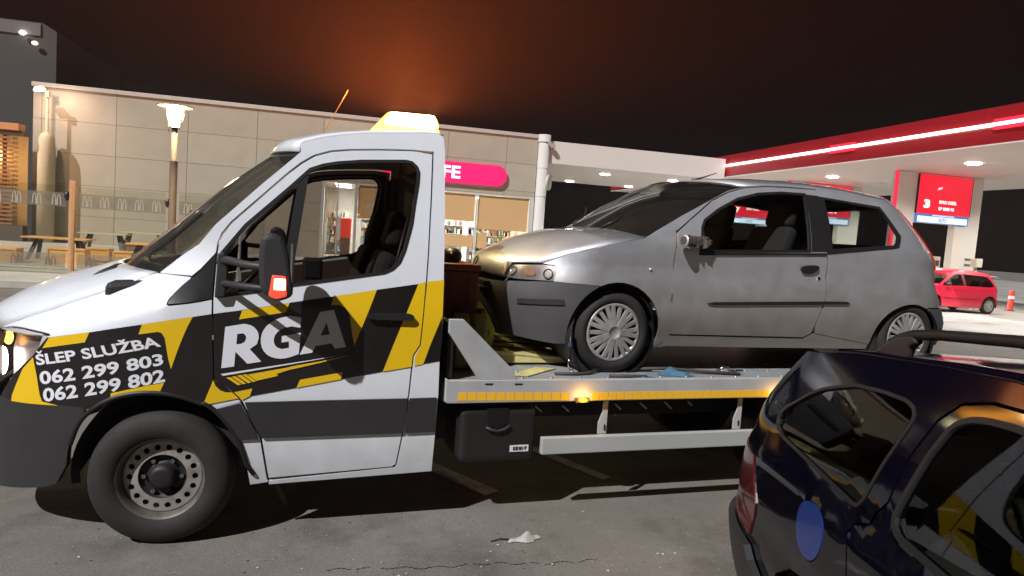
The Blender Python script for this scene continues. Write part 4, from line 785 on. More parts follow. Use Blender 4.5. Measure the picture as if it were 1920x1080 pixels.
# lining, floor, dashboard, seats and steering wheel
cb = MB().box(-.02, 1.43, .10, 1.90, .42, .62).box(.05, 1.42, .16, 1.84, 1.0, 1.03) if False else MB().box(-.02, 1.43, .10, 1.90, .42, .62)
cb.build('cab_floor', DARKIN, truck)
MB().prism([(-.30, .14, 1.10), (-.28, .14, 1.36), (.02, .14, 1.40), (.16, .14, 1.36), (.20, .14, 1.15), (.05, .14, .95), (-.2, .14, .95)], (0, 1.72, 0)).build('dashboard', DARKIN, truck, .03, 2)
sw = MB().lathe([(.185+.016*math.cos(a*math.pi/4), .016*math.sin(a*math.pi/4)) for a in range(8)], (.36, .50, 1.34), (-.75, 0, .66), 32, closed=True)
for a in (0, 2.1, 4.2): sw.bar((.36, .50, 1.34), Vector((.36, .50, 1.34))+Vector((.66*math.sin(a)*.18, math.cos(a)*.18, .75*math.sin(a)*.18)), .016, .01, (.66, .3, .75))
sw.cyl((.36, .50, 1.34), (.16, .50, 1.14), .03).build('steering_wheel', BLACKP, truck)
for y0 in (.22, 1.12):
    s = MB().box(.50, 1.02, y0, y0+.52, .80, .98).build('seat', SEATC, truck, .06, 3)
    MB().prism([(.93, y0+.02, .95), (1.06, y0+.02, .93), (1.24, y0+.02, 1.55), (1.14, y0+.02, 1.60)], (0, .48, 0)).build('backrest', SEATC, s, .05, 3)
    MB().prism([(1.15, y0+.12, 1.62), (1.25, y0+.12, 1.60), (1.29, y0+.12, 1.80), (1.21, y0+.12, 1.84)], (0, .28, 0)).build('headrest', SEATC, s, .035, 3)
MB().prism([(1.425, .17, .62), (1.435, .17, .62), (1.432, .22, 2.12), (1.422, .22, 2.12)], (0, 1.62, 0)).build('cab_lining', BROWNIN, truck)
for sd in (0, 1):
    yb = .12 if sd == 0 else 1.88
    for xx in (1.335,):
        MB().bar((xx+.03, yb+(.05 if sd == 0 else -.05), .65), (xx+.02, yb+(.11 if sd == 0 else -.11), 2.10), .05, .02, (1, 0, 0)).build('pillar_trim', BROWNIN, truck, .01)
    MB().tube([(1.27, yb+(.09 if sd == 0 else -.09), 1.82), (1.19, yb+(.05 if sd == 0 else -.05), 1.48), (1.12, yb+(.10 if sd == 0 else -.10), 1.0)], .008).build('seat_belt', BLACKP, truck)
# dash clutter: papers and a cup silhouetted against the far window
MB().box(.72, .86, 1.45, 1.60, 1.30, 1.46).build('door_bin', DARKIN, truck, .02)
# wing mirrors
for sd in (0, 1):
    f = (lambda y: y) if sd == 0 else (lambda y: 2.0-y)
    mp_ = smoothp([tuple(p) for p in X['mirror']], 1)
    hs = MB().prism([(x, f(-.30), z) for x, z in mp_], (0, .16 if sd == 0 else -.16, 0)).build('mirror', PLASTIC, truck, .035, 3)
    ar = MB().tube([(.262, f(.02), 1.50), (.31, f(-.05), 1.512), (.40, f(-.16), 1.50), (.50, f(-.22), 1.495)], .021, 10)
    ar.tube([(.262, f(.02), 1.385), (.31, f(-.05), 1.392), (.40, f(-.16), 1.392), (.50, f(-.22), 1.390)], .017, 10)
    ar.prism([(.252, f(.012), 1.315), (.30, f(.012), 1.32), (.312, f(.012), 1.40), (.312, f(.012), 1.52), (.290, f(.012), 1.548), (.262, f(.012), 1.545)], (0, -.045 if sd == 0 else .045, 0))
    ar.build('mirror_arm', PLASTIC, hs, .008)
    im = X['mir_ind']
    MB().prism([(x, f(-.306), z) for x, z in [(.528, 1.468), (.596, 1.464), (.604, 1.362), (.553, 1.346), (.515, 1.362)]], (0, .05 if sd == 0 else -.05, 0)).build('indicator', EMIT('red_indicator', (1.0, .10, .05), 0.7, (.6, .05, .04)), hs, .01)
    MB().box(.541, .592, f(-.309), f(-.305), 1.395, 1.448).build('indicator_bulb', EMIT('indicator_bulb', (1.0, .55, .28), 18), hs, .006)
    MB().box(.612, .622, f(-.29), f(-.16), 1.40, 1.62).build('mirror_glass', CHROME, hs)
# headlamps, grille, bumper
for sd in (0, 1):
    hp = ST.P(X['headlight'])+[(A0+.62, .80), (A0+.62, 1.045)]
    hl = panel('headlight', ST, shrink(hp, .003), LENS, truck, off=.004, thick=0, res=.05, side=sd)
    panel('reflector', ST, shrink(hp, .012), M('lamp_reflector', (.45, .42, .44), .25, .7), hl, off=-.06, thick=0, res=.05, side=sd)
    panel('headlamp_bulb', ST, smoothp([(-.93, .825), (-.785, .832), (-.742, .89), (-.745, .965), (-.80, .995), (-.93, .995)], 2), EMIT('headlamp_bulb', (1, .86, .74), 22), hl, off=-.02, thick=0, res=.03, side=sd)
    panel('turn_bulb', ST, smoothp([(-.84, 1.010), (-.73, 1.005), (-.695, 1.035), (-.73, 1.072), (-.84, 1.065)], 2), EMIT('turn_bulb', (1, .48, .12), 3.2), hl, off=-.02, thick=0, res=.03, side=sd)
    bt = ST.P(X['bumper_top']); br_ = ST.P(X['bumper_rear'])
    panel('bumper', ST, [(A0, .70), (A0+.4, .705)]+bt+br_[1:]+[(A0, .20)], PLASTIC, truck, off=.008, thick=.03, res=.06, side=sd)
    panel('grille', ST, [(A0, .72), (A0+.4, .722), (A0+.6, .73), (A0+.6, 1.05), (A0, 1.07)], BLACKP, truck, off=.0, thick=.02, res=.08, side=sd)
    # wheel arch lip and liner
    lip = [(x, z) for x, z in [(0.47, .35), (.43, .41)]+X['archrear'][3:]+arch[2:]]
    tb = MB().tube([ST.map(*p, .002, sd) for p in ST.P(lip)], .013, 8)
    tb.build('arch_lip', BLACKP, truck)
    yc = .34 if sd == 0 else 1.66
    MB().grid([[(.012+rr*math.cos(R(a)), yc+(dy if sd == 0 else -dy), .345+rr*math.sin(R(a))) for rr, dy in ((.405, -.13), (.450, -.12), (.462, .28), (.05, .285))] for a in range(-8, 189, 7)]).build('arch_liner', M('liner_black', (.004, .0035, .0035), .9), truck)
# wipers
wp = MB().tube([(-.30, .75, 1.425), (-.10, .60, 1.52), (.13, .52, 1.74)], .010, 6).tube([(-.30, 1.3, 1.43), (-.16, 1.1, 1.55), (.02, 1.0, 1.75)], .010, 6)
wp.build('wiper', BLACKP, truck)
cow = MB()
rows = []
for i in range(12):
    y = .32+i*.125; bowc = -.30*(1-abs((y-1)/.72)**2.2)
    rows.append([(bowc-.06, y, 1.405), (bowc-.01, y, 1.43+.012*math.sin(i*2.1)), (bowc+.05, y, 1.445), (bowc+.10, y, 1.43)])
cow.grid(rows).build('cowl_grille', BLACKP, truck)
# beacon bar and aerial
BAR = MB().prism([(1.10, .42, 2.352), (1.15, .42, 2.429), (1.44, .42, 2.436), (1.475, .42, 2.354)], (0, 1.16, 0))
AMB_ON = EMIT('beacon_amber', (1.0, 0.40, 0.035), 9.0)
bar_o = BAR.build('beacon_bar', AMB_ON, truck, .03, 4)
for y0, y1 in ((.412, .60), (.70, 1.30), (1.40, 1.588)):
    MB().prism([(1.125, y0, 2.356), (1.168, y0, 2.424), (1.430, y0, 2.430), (1.455, y0, 2.356)], (0, y1-y0, 0)).build('flash_tube', EMIT('flash_tube', (1.0, .74, .40), 40), bar_o, .012)
MB().box(1.11, 1.468, .43, 1.57, 2.314, 2.353).build('beacon_base_glow', AMB_ON, bar_o, .012)  # base made to glow too, for the shine lying on the roof
light('beacon_light', 'POINT', bar_o, (1.29, 1.0, 2.694), 8, (1.0, .30, .08), .25)
light('glow_spot', 'SPOT', bar_o, (1.29, 1.0, 2.459), 13500, (1.0, .20, .035), .12, (0, 0, 1), 178, .25)  # added strong upward spot, there only to light the haze as a glow
wl = MB().box(1.48, 1.54, .86, 1.14, 2.02, 2.16).build('work_lamp', BLACKM, truck, .01)
MB().box(1.54, 1.545, .89, 1.11, 2.04, 2.14).build('work_lamp_lens', EMIT('work_lamp_lens', (1, .86, .5), 12), wl)
light('work_light', 'SPOT', wl, (1.56, 1.0, 2.08), 28, (1.0, .84, .42), .05, (.45, -.15, -.9), 110, .6)
an = MB().tube([(.775, .80, 2.262), (.85, .80, 2.41), (.935, .80, 2.588)], [.005, .003, .0022], 6)
an.ell((.77, .80, 2.262), .045, .03, .022).build('aerial', M('aerial_amber', (.5, .22, .05), .4), truck)

# livery ------------------------------------------------------------
def decal(name, key, mat, parent, off, holes=()): return panel(name, ST, ST.P(X[key]), mat, parent, off=off, thick=0, res=.05, holes=holes)
WG = bpy.data.objects['front_wing']
decal('black_stripe', 'blk_fender', WRAP_K, WG, .0025)
for k in ('y1', 'y2', 'y3', 'y4', 'y5'): decal('yellow_stripe', k, WRAP_Y, WG, .0045)
bd = decal('black_stripe', 'blk_door', WRAP_K, door, .0025)
for k in ('d1', 'd2', 'd3', 'd4', 'd5'): decal('yellow_stripe', k, WRAP_Y, door, .0045)
decal('yellow_stripe', 'r_yellow', WRAP_Y, pf[0], .0035); decal('black_stripe', 'r_black', WRAP_K, pf[0], .0025)
panel('letter_r', ST, smoothp(X['R'][1:6], 1, False)+X['R'][6:]+X['R'][:1], LETTER, door, holes=[smoothp(X['Rh'][1:5], 1, False)+X['Rh'][5:]+X['Rh'][:1]], off=.0065, thick=0, res=.05)
g = X['G']
panel('letter_g', ST, [g[0]]+[g[1]]+smoothp(g[2:8], 1, False)+g[8:13]+smoothp(g[13:], 1, False), LETTER, door, off=.0065, thick=0, res=.05)
panel('letter_a', ST, X['Aa'], LETTER, door, holes=[X['Ah']], off=.0065, thick=0, res=.05)
panel('white_line', ST, X['wline'], LETTER, door, off=.0065, thick=0, res=.08)
panel('yellow_swoosh', ST, X['swoosh'], WRAP_Y, door, off=.0065, thick=0, res=.08)
for i in range(4): panel('yellow_bar', ST, X['bar%d' % i], WRAP_Y, door, off=.0065, thick=0, res=.08)
def on_truck(x, z): return ST.map(ST.pa(x, z), z, .0065)
text_on('letter', 'SLEP SLUŽBA', X['tx1'], on_truck, LETTER, WG, .030, cap=.70, split=True)
q = X['tx1']
def on_line(u, t): return on_truck(*[(q[0][i]*(1-u)+q[1][i]*u)*(1-t)+(q[3][i]*(1-u)+q[2][i]*u)*t for i in (0, 1)])
MB().add([on_line(u, t) for u, t in ((.012, 1.36), (.028, 1.36), (.042, 1.22), (.056, 1.36), (.072, 1.36), (.050, 1.07), (.034, 1.07))], [(0, 1, 2, 6), (2, 5, 6), (2, 3, 4, 5)]).build('caron', LETTER, WG)
text_on('digit', '062 299 803', X['tx2'], on_truck, LETTER, WG, .030, cap=.70, split=True)
text_on('digit', '062 299 802', X['tx3'], on_truck, LETTER, WG, .030, cap=.70, split=True)

# wheels ------------------------------------------------------------
def steel_wheel(c, axis, Rr=.335, w=.22, rear=False):
    wh = wheel_tyre(truck, c, Rr, w, .205, axis); wh.name = 'wheel'
    ax = Vector(axis).normalized(); c = Vector(c)
    # dished disc with a ring of round holes: outward is -axis
    prof_r = MB().lathe([(.205, -.085), (.222, -.098), (.226, -.104), (.219, -.108), (.205, -.096), (.195, -.06), (.192, .06)], c, ax, 48)
    prof_r.build('rim_flange', M('rim_dark', (.10, .085, .075), .5, .3, .3, dirt=(.32, .29, .26), dirt_amt=.6, dscale=3), wh)
    nH = 18; out = [(.190*math.cos(2*math.pi*i/72), .190*math.sin(2*math.pi*i/72)) for i in range(72)]
    inn = [(.118*math.cos(2*math.pi*i/36), .118*math.sin(2*math.pi*i/36)) for i in range(36)]
    holes = [[(.158*math.cos(2*math.pi*k/nH)+.0155*math.cos(2*math.pi*j/10), .158*math.sin(2*math.pi*k/nH)+.0155*math.sin(2*math.pi*j/10)) for j in range(10)] for k in range(nH)]
    V, F = tri2d(out, [inn]+holes, .03, False)
    t = Vector((0, 0, 1)); e1 = ax.cross(t).normalized(); e2 = e1.cross(ax)
    P3 = [c+e1*u+e2*v-ax*(.052+.10*(.19-math.hypot(u, v))) for u, v in V]
    n = len(P3); me = MB().add(P3+[p+ax*.006 for p in P3], F+[tuple(i+n for i in f[::-1]) for f in F])
    me.build('wheel_disc', STEEL, wh)
    hb = MB().lathe([(.119, -.058), (.105, -.035), (.075, -.035), (.066, -.060), (.058, -.085), (.040, -.090), (0, -.090)], c, ax, 36)
    for k in range(6):
        a = 2*math.pi*k/6; p = c+e1*.092*math.cos(a)+e2*.092*math.sin(a)-ax*.034; hb.cyl(p, p-ax*.022, .011, n=8)
    hb.build('hub', BLACKM, wh)
    MB().lathe([(.192, .05), (.0, .05)], c, ax, 32).build('brake', M('brake_dark', (.006, .005, .005), .9), wh)
    return wh
sa = R(5)
steel_wheel((.025, .12, .354), (math.sin(sa), math.cos(sa), 0), .356, .235)
steel_wheel((.02, 1.875, .348), (math.sin(sa), -math.cos(sa), 0), .348)
RX = 4.32; RZ = .315
for y in (.16, .42, 1.58, 1.84): steel_wheel((RX, y, RZ), (0, 1 if y < 1 else -1, 0), .338)
for yc in (.29, 1.71): MB().lathe([(.37, -.26), (.40, -.26), (.40, .26), (.37, .26)], (RX, yc, RZ+.02), (0, 1, 0), 32).build('mudguard', BLACKP, truck)

# chassis, flatbed --------------------------------------------------
ch = MB()
for y in (.62, 1.30): ch.box(.2, 6.3, y, y+.08, .46, .66)
for x in (1.7, 2.6, 3.5, 4.9, 6.0): ch.box(x, x+.08, .70, 1.30, .50, .62)
ch.box(1.6, 2.3, .70, 1.30, .30, .46).box(2.6, 3.4, 1.40, 1.85, .32, .68)
ch.build('chassis', BLACKM, truck, .006)
sl = X['slots']
for i in range(0, len(sl), 2):
    (xa, za), (xb, zb) = sl[i], sl[i+1]
    MB().bar((xa, .60, za), (xb, .60, zb), .006, .010, (0, 1, 0)).build('light_mark', M('light_mark_pale', (.62, .60, .58), .4, .2), truck, .002)  # pale slivers paint the light falling through the deck onto the frame
BX0, BX1, BZ0, BZ1 = 1.498, 6.25, 0.731, 0.868
deck = MB().box(BX0+.05, BX1, .02, 1.98, BZ1-.03, BZ1-.012).build('deck', GALV, truck, .004)
for y0, y1 in ((0.0, .035), (1.965, 2.0)):
    MB().prism([(BX0, y0, BZ0+.01), (BX0+.016, y0, BZ0), (BX1, y0, BZ0), (BX1, y0, BZ1), (BX0+.02, y0, BZ1), (BX0, y0, BZ1+.012)], (0, y1-y0, 0)).build('side_rail', BEDP, truck, .005, 2)
MB().box(BX0, BX0+.05, .036, 1.964, BZ0, BZ1-.032).build('front_crossbeam', BEDP, truck, .004)
gp = X['gusset']
for y0 in (.004, 1.966):
    MB().prism([(1.499, y0, 1.226), (1.585, y0, 1.226), (1.905, y0, .930), (1.935, y0, BZ1-.006), (1.70, y0, BZ1-.006), (1.500, y0, 1.145)], (0, .03, 0)).build('gusset_plate', BEDP, truck, .004)
MB().box(1.505, 1.545, .05, 1.95, BZ1, 1.20).build('headboard', BLACKM, truck, .006)
# ramp plates under the car's nose, yellow light on the steel put into their colour
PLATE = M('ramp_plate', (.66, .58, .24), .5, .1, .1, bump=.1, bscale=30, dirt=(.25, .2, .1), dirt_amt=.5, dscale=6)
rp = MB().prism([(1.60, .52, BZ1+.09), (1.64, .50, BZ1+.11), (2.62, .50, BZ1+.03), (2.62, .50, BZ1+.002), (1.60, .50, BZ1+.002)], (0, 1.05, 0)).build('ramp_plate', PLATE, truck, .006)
for y in (.66, .92, 1.18, 1.42): MB().prism([(1.66, y, BZ1+.112), (1.68, y, BZ1+.118), (2.58, y, BZ1+.042), (2.58, y, BZ1+.035)], (0, .05, 0)).build('shadow_rib', M('shadow_rib', (.16, .14, .08), .6), rp)  # dark ribs stand in for the striped shadows across the plates
MB().prism([(1.93, .16, BZ1-.008), (2.20, .40, BZ1-.008), (2.33, .36, BZ1-.008), (2.05, .13, BZ1-.008)], (0, 0, .004)).build('deck_light_patch', M('yellow_patch', (.62, .55, .22), .5, dirt=(.3, .26, .16), dirt_amt=.6, dscale=14), truck)  # flat patch, yellow light on the deck put into its colour
# studs on the deck
st = MB().ell((0, 0, 0), .013, .013, .010, 8, 4).mesh('stud'); st.materials.append(M('stud_metal', (.45, .42, .38), .35, .7))
for yy in (.09, .28, .50, 1.9):
    for i in range(23):
        x = 1.80+i*.195+(.03 if yy == .28 else 0)
        if yy > .4 and 1.55 < x < 2.65: continue
        share('stud', st, truck, (x, yy+random.uniform(-.004, .004), BZ1-.010))
# slotted holes in the rail, reflective tape and markers
MB().box(1.735, 1.785, -.0015, .002, .838, .850).box(1.92, 1.97, -.0015, .002, .836, .848).build('rail_slot', M('slot_black', (.01, .01, .01), .8), truck, .004)
tp = MB().box(0, .054, -.002, .001, 0, .049).mesh('tape'); tp.materials.append(REFLECT)
for i in range(12): share('reflector_tape', tp, truck, (1.574+i*.0592, 0, .748-.0008*i))
for i in range(36): share('reflector_tape', tp, truck, (2.434+i*.0585 if i < 23 else 3.92+(i-23)*.0585, 0, .738))
for x in (2.368, 3.842, 5.35):
    mk = MB().box(x-.045, x+.045, -.012, .0, .722, .756).build('marker_lamp', M('marker_housing', (.10, .07, .03), .4), truck, .008, 3)
    MB().ell((x+.004, -.012, .739), .030, .010, .012).build('marker_lens', AMBER, mk)
    light('marker_light', 'POINT', mk, (x+.004, -.05, .755), .9, (1, .5, .08), .02)
# toolbox
tb = MB().box(1.600, 2.090, .03, .42, .352, .700).build('toolbox', BLACKP, truck, .045, 4)
MB().prism([(1.768, .026, .695), (1.905, .026, .695), (1.905, .026, .60), (1.845, .026, .555), (1.768, .026, .60)], (0, .01, 0)).build('latch', M('latch_black', (.008, .008, .008), .35), tb, .004)
MB().tube([(1.765, .022, .575), (1.80, .018, .560), (1.84, .018, .552), (1.88, .018, .562), (1.915, .022, .582)], .010, 8).build('latch_lip', PLASTIC, tb)
lb = MB().box(1.925, 2.045, .026, .031, .418, .458).build('toolbox_label', M('label_white', (.75, .75, .75), .5), tb)
bc = MB()
for i in range(16):
    if i % 5 != 3: bc.box(1.945+i*.0042, 1.945+i*.0042+random.choice((.0015, .0028)), .0235, .0255, .428, .450)
bc.box(2.018, 2.026, .0235, .0255, .430, .450).box(2.026, 2.032, .0235, .0255, .440, .450)
bc.build('barcode', PRINT, lb)
# side guard
sg = MB().box(2.122, 4.02, -.002, .04, .399, .505).build('side_guard', M('guard_aluminium', (.52, .53, .52), .38, .25, .06, dirt=(.35, .34, .3), dirt_amt=.3), truck, .006)
for x in (2.518, 3.540): MB().prism([(x, .045, .505), (x+.058, .045, .505), (x+.058, .045, .73), (x+.028, .045, .73), (x+.024, .045, .64), (x, .045, .575)], (0, .012, 0)).build('guard_bracket', BEDP, sg)
for x in (2.560, 3.578): MB().box(x-.004, x+.004, .038, .046, .53, .565).build('bracket_slot', M('slot_black', (.01, .01, .01), .8), sg)
# ------------------------------------------------------------------ silver hatchback on the flatbed
SILVER = M('silver_paint', (0.68, 0.68, 0.71), 0.50, 0.75, 0.03, coat=1.0, dirt=(0.46, 0.44, 0.41), dirt_amt=0.5, dscale=1.6, low=((.34, .285, .22), .72, .22, .85))
GREYBUMP = M('bumper_grey', (0.075, 0.072, 0.078), 0.55, 0, 0.12, bump=0.1, bscale=200, dirt=(0.13, 0.11, 0.09), dirt_amt=0.45, dscale=4)
MH = MT @ Matrix.Translation((HX0, HY0, HZ0))
car = thing('hatchback_car', 'dusty silver three-door hatchback with a broken mirror loaded on the flatbed', 'car', mw=MH)
def y_hatch(x, z):
    y = 0.0
    if z > 0.88: y += 0.27*((z-0.88)/0.52)**1.25
    if z < 0.45: y += 0.05*((0.45-z)/0.25)**2
    # shoulder crease
    y += 0.012*math.exp(-((z-0.70)/0.05)**2)
    return y
LN = [(0.2, .60), (0.5, .66), (0.62, .62), (0.80, .50), (1.0, .2)]
LT = [(0.2, 1.0), (0.36, 1.0), (0.53, .91), (0.66, .85), (0.93, .74), (1.06, .64), (1.2, .51), (1.29, .42), (1.4, .30)]
SH = Surf(0.82, y_hatch, nose=(-0.1, lambda z: lerp_pts(z, LN), 2.3), tail=(2.3, lambda z: lerp_pts(z, LT), 3.0))
HA0 = -0.1-math.pi/2; HA1 = 2.3+math.pi/2
X = HD
P_ = SH.P
dw = P_(X['h_doorwin']); qw = P_(X['h_qwin'])
def arcd(xc, zc, r, a0, a1, n=12): return [(xc+r*math.cos(R(a0+(a1-a0)*i/(n-1))), zc+r*math.sin(R(a0+(a1-a0)*i/(n-1)))) for i in range(n)]
hf = X['h_fender']; ib = [i for i, p in enumerate(hf) if p[1] < .17][0]
wing = hf[:ib+1] + arcd(.012, .275, .330, -15, 115, 14) + [p for p in hf[ib:] if p[0] < -.15]
both('front_wing', SH, P_(wing), SILVER, car, thick=.015, res=.05)
doorp = [(x, z) for x, z in X['h_door']]
for sd in (0, 1):
    dr = panel('door', SH, shrink(P_(doorp), .006), SILVER, car, holes=[shrink(dw, -.004)], thick=.03, res=.06, side=sd)
    panel('window_seal', SH, shrink(dw, -.006), BLACKP, dr, holes=[shrink(dw, .012)], off=.002, thick=.02, res=.06, side=sd)
    panel('door_window', SH, shrink(dw, .004), GLASS('hatch_glass', (.72, .76, .74)), dr, off=-.008, thick=0, res=.06, side=sd)
    panel('belt_strip', SH, P_(X['h_belt']), BLACKP, dr, off=.008, thick=.014, res=.06, side=sd)
    panel('pillar_trim', SH, P_(X['h_bpillar']), BLACKP, dr, off=.004, thick=.01, res=.06, side=sd)
    panel('side_moulding', SH, [(.69, .485), (.74, .497), (1.62, .527), (1.695, .530), (1.690, .507), (1.62, .503), (.74, .477)], BLACKP, dr, off=.012, thick=.014, res=.06, side=sd)
    panel('handle', SH, smoothp(P_(X['h_handle']), 2), BLACKP, dr, off=.012, thick=.014, res=.03, side=sd)
    lx, lz = X['h_lock'][0]; p = SH.map(lx, lz, .003, sd); s = -1 if sd == 0 else 1
    MB().cyl(p-Vector((0, s*.004, 0)), p+Vector((0, s*.004, 0)), .013, n=14).build('lock', CHROME, dr)
    panel('door_lining', SH, shrink(P_(doorp), .02), DARKIN, dr, holes=[shrink(dw, -.008)], off=-.034, thick=.004, res=.08, side=sd)
    # sill and rear quarter, which wraps round to the tailgate
    panel('sill', SH, P_([(.36, .165), (.449, .178), (1.107, .172), (2.192, .170), (2.196, .205), (1.65, .285), (1.628, .278), (1.565, .2435), (.43, .2515), (.425, .235)]), SILVER, car, thick=.02, res=.06, side=sd)
    ra_ = smoothp(X['h_rarch'], 2, False); ra = P_([p for p in ra_ if p[0] < 2.74])
    qp = P_([(1.658, .289)]) + P_([(2.197, .209)]) + [p for p in ra if p[1] > .215] + [(SH.pa(2.76, .505), .505), (2.3+.9, .50), (HA1, .50), (HA1, .93), (2.3+1.0, .92), (2.3+.98, 1.10), (2.3+.98, 1.27), (HA1, 1.29), (HA1, 1.345), (2.3+.9, 1.335), (2.3+.45, 1.320)] + P_([(2.4238, 1.309), (2.276, 1.311), (2.036, 1.344), (1.735, 1.361), (1.737, 1.3116), (1.6906, .8685), (1.7155, .5515), (1.6857, .4739), (1.6441, .3435)])
    rq = panel('rear_quarter', SH, qp, SILVER, car, holes=[qw], thick=.02, res=.06, side=sd)
    panel('quarter_lining', SH, [p for p in shrink(qp, .02)], DARKIN, rq, holes=[shrink(qw, -.006)], off=-.026, thick=0, res=.08, side=sd)
    panel('quarter_seal', SH, qw, BLACKP, rq, holes=[shrink(P_(X['h_qglass']), -.002)], off=.003, thick=.012, res=.06, side=sd)
    panel('quarter_window', SH, shrink(P_(X['h_qglass']), -.006), GLASS('hatch_glass', (.72, .76, .74)), rq, off=-.004, thick=0, res=.06, side=sd)
    panel('hatch_window', SH, [(HA1, .925), (2.3+.995, .915), (2.3+.975, 1.275), (HA1, 1.295)], GLASS('hatch_glass', (.72, .76, .74)), rq, off=-.006, thick=0, res=.08, side=sd)
    panel('moulding_end', SH, [(1.70, .531), (1.90, .533), (1.925, .524), (1.90, .514), (1.698, .508)], BLACKP, rq, off=.012, thick=.012, res=.06, side=sd)
    panel('rear_bumper', SH, [(SH.pa(2.7539, .50), .495), (2.3+.9, .49), (HA1, .49), (HA1, .17), (2.3+.95, .17), (SH.pa(3.0, .20), .20), (SH.pa(2.965, .285), .285)]+[q for q in P_([p for p in ra_ if p[0] > 2.74 and p[1] > .30])[::-1]], GREYBUMP, car, off=.012, thick=.02, res=.06, side=sd)
    # tall tail lamp up the rear pillar
    tl = [(2.3+.60, 1.27), (2.3+.80, 1.27), (2.3+.86, 1.10), (2.3+.92, .94), (2.3+.95, .80), (2.3+.76, .80), (2.3+.72, .94), (2.3+.66, 1.10)]
    lamp = panel('tail_lamp', SH, tl, M('red_lens', (.42, .02, .015), .2, 0, .1, coat=.6, emit=(1, .03, .02), es=.05), rq, off=.010, thick=.012, res=.05, side=sd)
    panel('amber_lens', SH, [(2.3+.74, .90), (2.3+.90, .90), (2.3+.91, .80), (2.3+.76, .80)], M('amber_lens', (.7, .22, .04), .25), lamp, off=.014, thick=.004, res=.05, side=sd)
    # front: headlamp, bumper
    hl = P_(X['h_headlight'])
    hm = panel('headlight', SH, shrink(hl, .004), LENS, car, off=.0, thick=0, res=.05, side=sd)
    panel('reflector', SH, shrink(hl, .003), M('hatch_reflector', (.30, .29, .285), .28, .55, .25, scale=14), hm, off=-.010, thick=0, res=.05, side=sd)
    panel('turn_lens', SH, smoothp(P_([(-.575, .612), (-.53, .610), (-.515, .64), (-.532, .664), (-.572, .662)]), 1), M('turn_amber', (.34, .19, .11), .3), hm, off=-.007, thick=0, res=.03, side=sd)
    for xx in (-.625, -.455):
        p = SH.map(SH.pa(xx, .635), .635, -.006, sd); nn = (p-SH.map(SH.pa(xx, .635), .635, -.05, sd)).normalized()
        MB().lathe([(.0, -.012), (.020, -.010), (.032, .0), (.034, .003)], p, nn, 20).build('lamp_bowl', M('bowl_grey', (.34, .33, .32), .25, .6), hm)
    bl = P_([(-.6273, .564), (-.4241, .5858), (-.155, .5805)] + arcd(.012, .275, .330, 117, 196, 9) + [(-.3772, .1788), (-.5756, .1974)])
    panel('front_bumper', SH, [(HA0, .548), (HA0+.5, .553)]+bl+[(HA0+.5, .185), (HA0, .185)], GREYBUMP, car, off=.006, thick=.02, res=.05, side=sd)
    panel('bumper_strip', SH, [(SH.pa(-.60, .455), .458), (SH.pa(-.36, .475), .478), (SH.pa(-.35, .44), .443), (SH.pa(-.60, .425), .425)], PLASTIC, car, off=.016, thick=.012, res=.05, side=sd)
    # wheel arch liners
    for xc, zc in ((.012, .27), (2.56, .27)):
        MB().lathe([(.30, -.16), (.335, -.14), (.34, .2)], (xc, .20 if sd == 0 else 1.44, zc), (0, 1, 0) if sd == 0 else (0, -1, 0), 36).build('arch_liner', BLACKM, car)
EH = lambda pts: [SH.pt(*p) for p in P_(pts)]
E = [SH.pt(HA0+.62, .585), SH.pt(SH.pa(-.66, .60), .605)] + EH([(-.612, .682), (-.473, .7), (-.3365, .772), (-.0904, .8455), (.1673, .9053)])
hood = cross('bonnet', E, [-.065, -.075, -.115, -.15, -.08, -.055, -.07], [.0, .0, .02, .05, .075, .08, .055], .82, SILVER, car, n=18, thick=.01)
E = EH([(.1673, .9053)]+X['h_apillar'][1:4]+X['h_apillar'][5:])
cross('windscreen', E, [-.065, -.07, -.12, -.16, -.165, -.165][:len(E)], [.05, .055, .085, .09, .08, .05][:len(E)], .82, GLASS('hatch_screen', (.88, .88, .84), haze=.05), car, n=16, pw=2.0)
both('screen_pillar', SH, P_([(.1673, .9023), (.2626, .9574), (.4824, 1.0738), (.756, 1.2065), (.9083, 1.2795), (1.0727, 1.3263), (1.0708, 1.324), (.9053, 1.2735), (.7534, 1.203), (.5648, 1.0713), (.427, .972), (.4164, .9735), (.3243, .9678)]), SILVER, car, thick=.02, res=.06)
E = EH([X['h_apillar'][-1]]+X['h_roofedge'][1:7]+[(2.58, 1.31)])
ROOFH = cross('roof', E, [-.165, -.15, -.10, -.03, .06, .16, .25, .22], [.05, .06, .07, .08, .10, .115, .10, .06], .82, SILVER, car, n=16, pw=2.4, thick=.01)
cross('headlining', [p-Vector((0, -.01, .03)) for p in E], [-.165, -.15, -.10, -.03, .06, .16, .25, .22], [.03, .04, .05, .06, .08, .095, .08, .04], .82, DARKIN, car, n=10, pw=2.4)
MB().tube([(1.02, .82, 1.395), (1.12, .82, 1.43), (1.24, .82, 1.475)], [.014, .006, .003], 6).build('aerial', BLACKP, car)
# nose: grille slot, badge ring, plate
gr = MB()
for k in range(2): gr.box(-.775+.006*k, -.73, .48, 1.16, .525-.03*k, .545-.03*k)
gr.build('grille', BLACKM, car)
MB().lathe([(.034+.006*math.cos(a*math.pi/3), .006*math.sin(a*math.pi/3)) for a in range(6)], (-.748, .82, .665), (-1, 0, .35), 24, closed=True).build('badge', M('badge_dark', (.03, .03, .03), .4), car)
pl = MB().box(-.789, -.780, .56, 1.08, .385, .495).build('number_plate', M('plate_white', (.66, .66, .58), .5), car, .003)
text_on('plate_text', 'NI·HC', [(1.05, .405), (.60, .405), (.60, .475), (1.05, .475)], lambda y, z: Vector((-.7905, y, z)), PRINT, pl, .03)
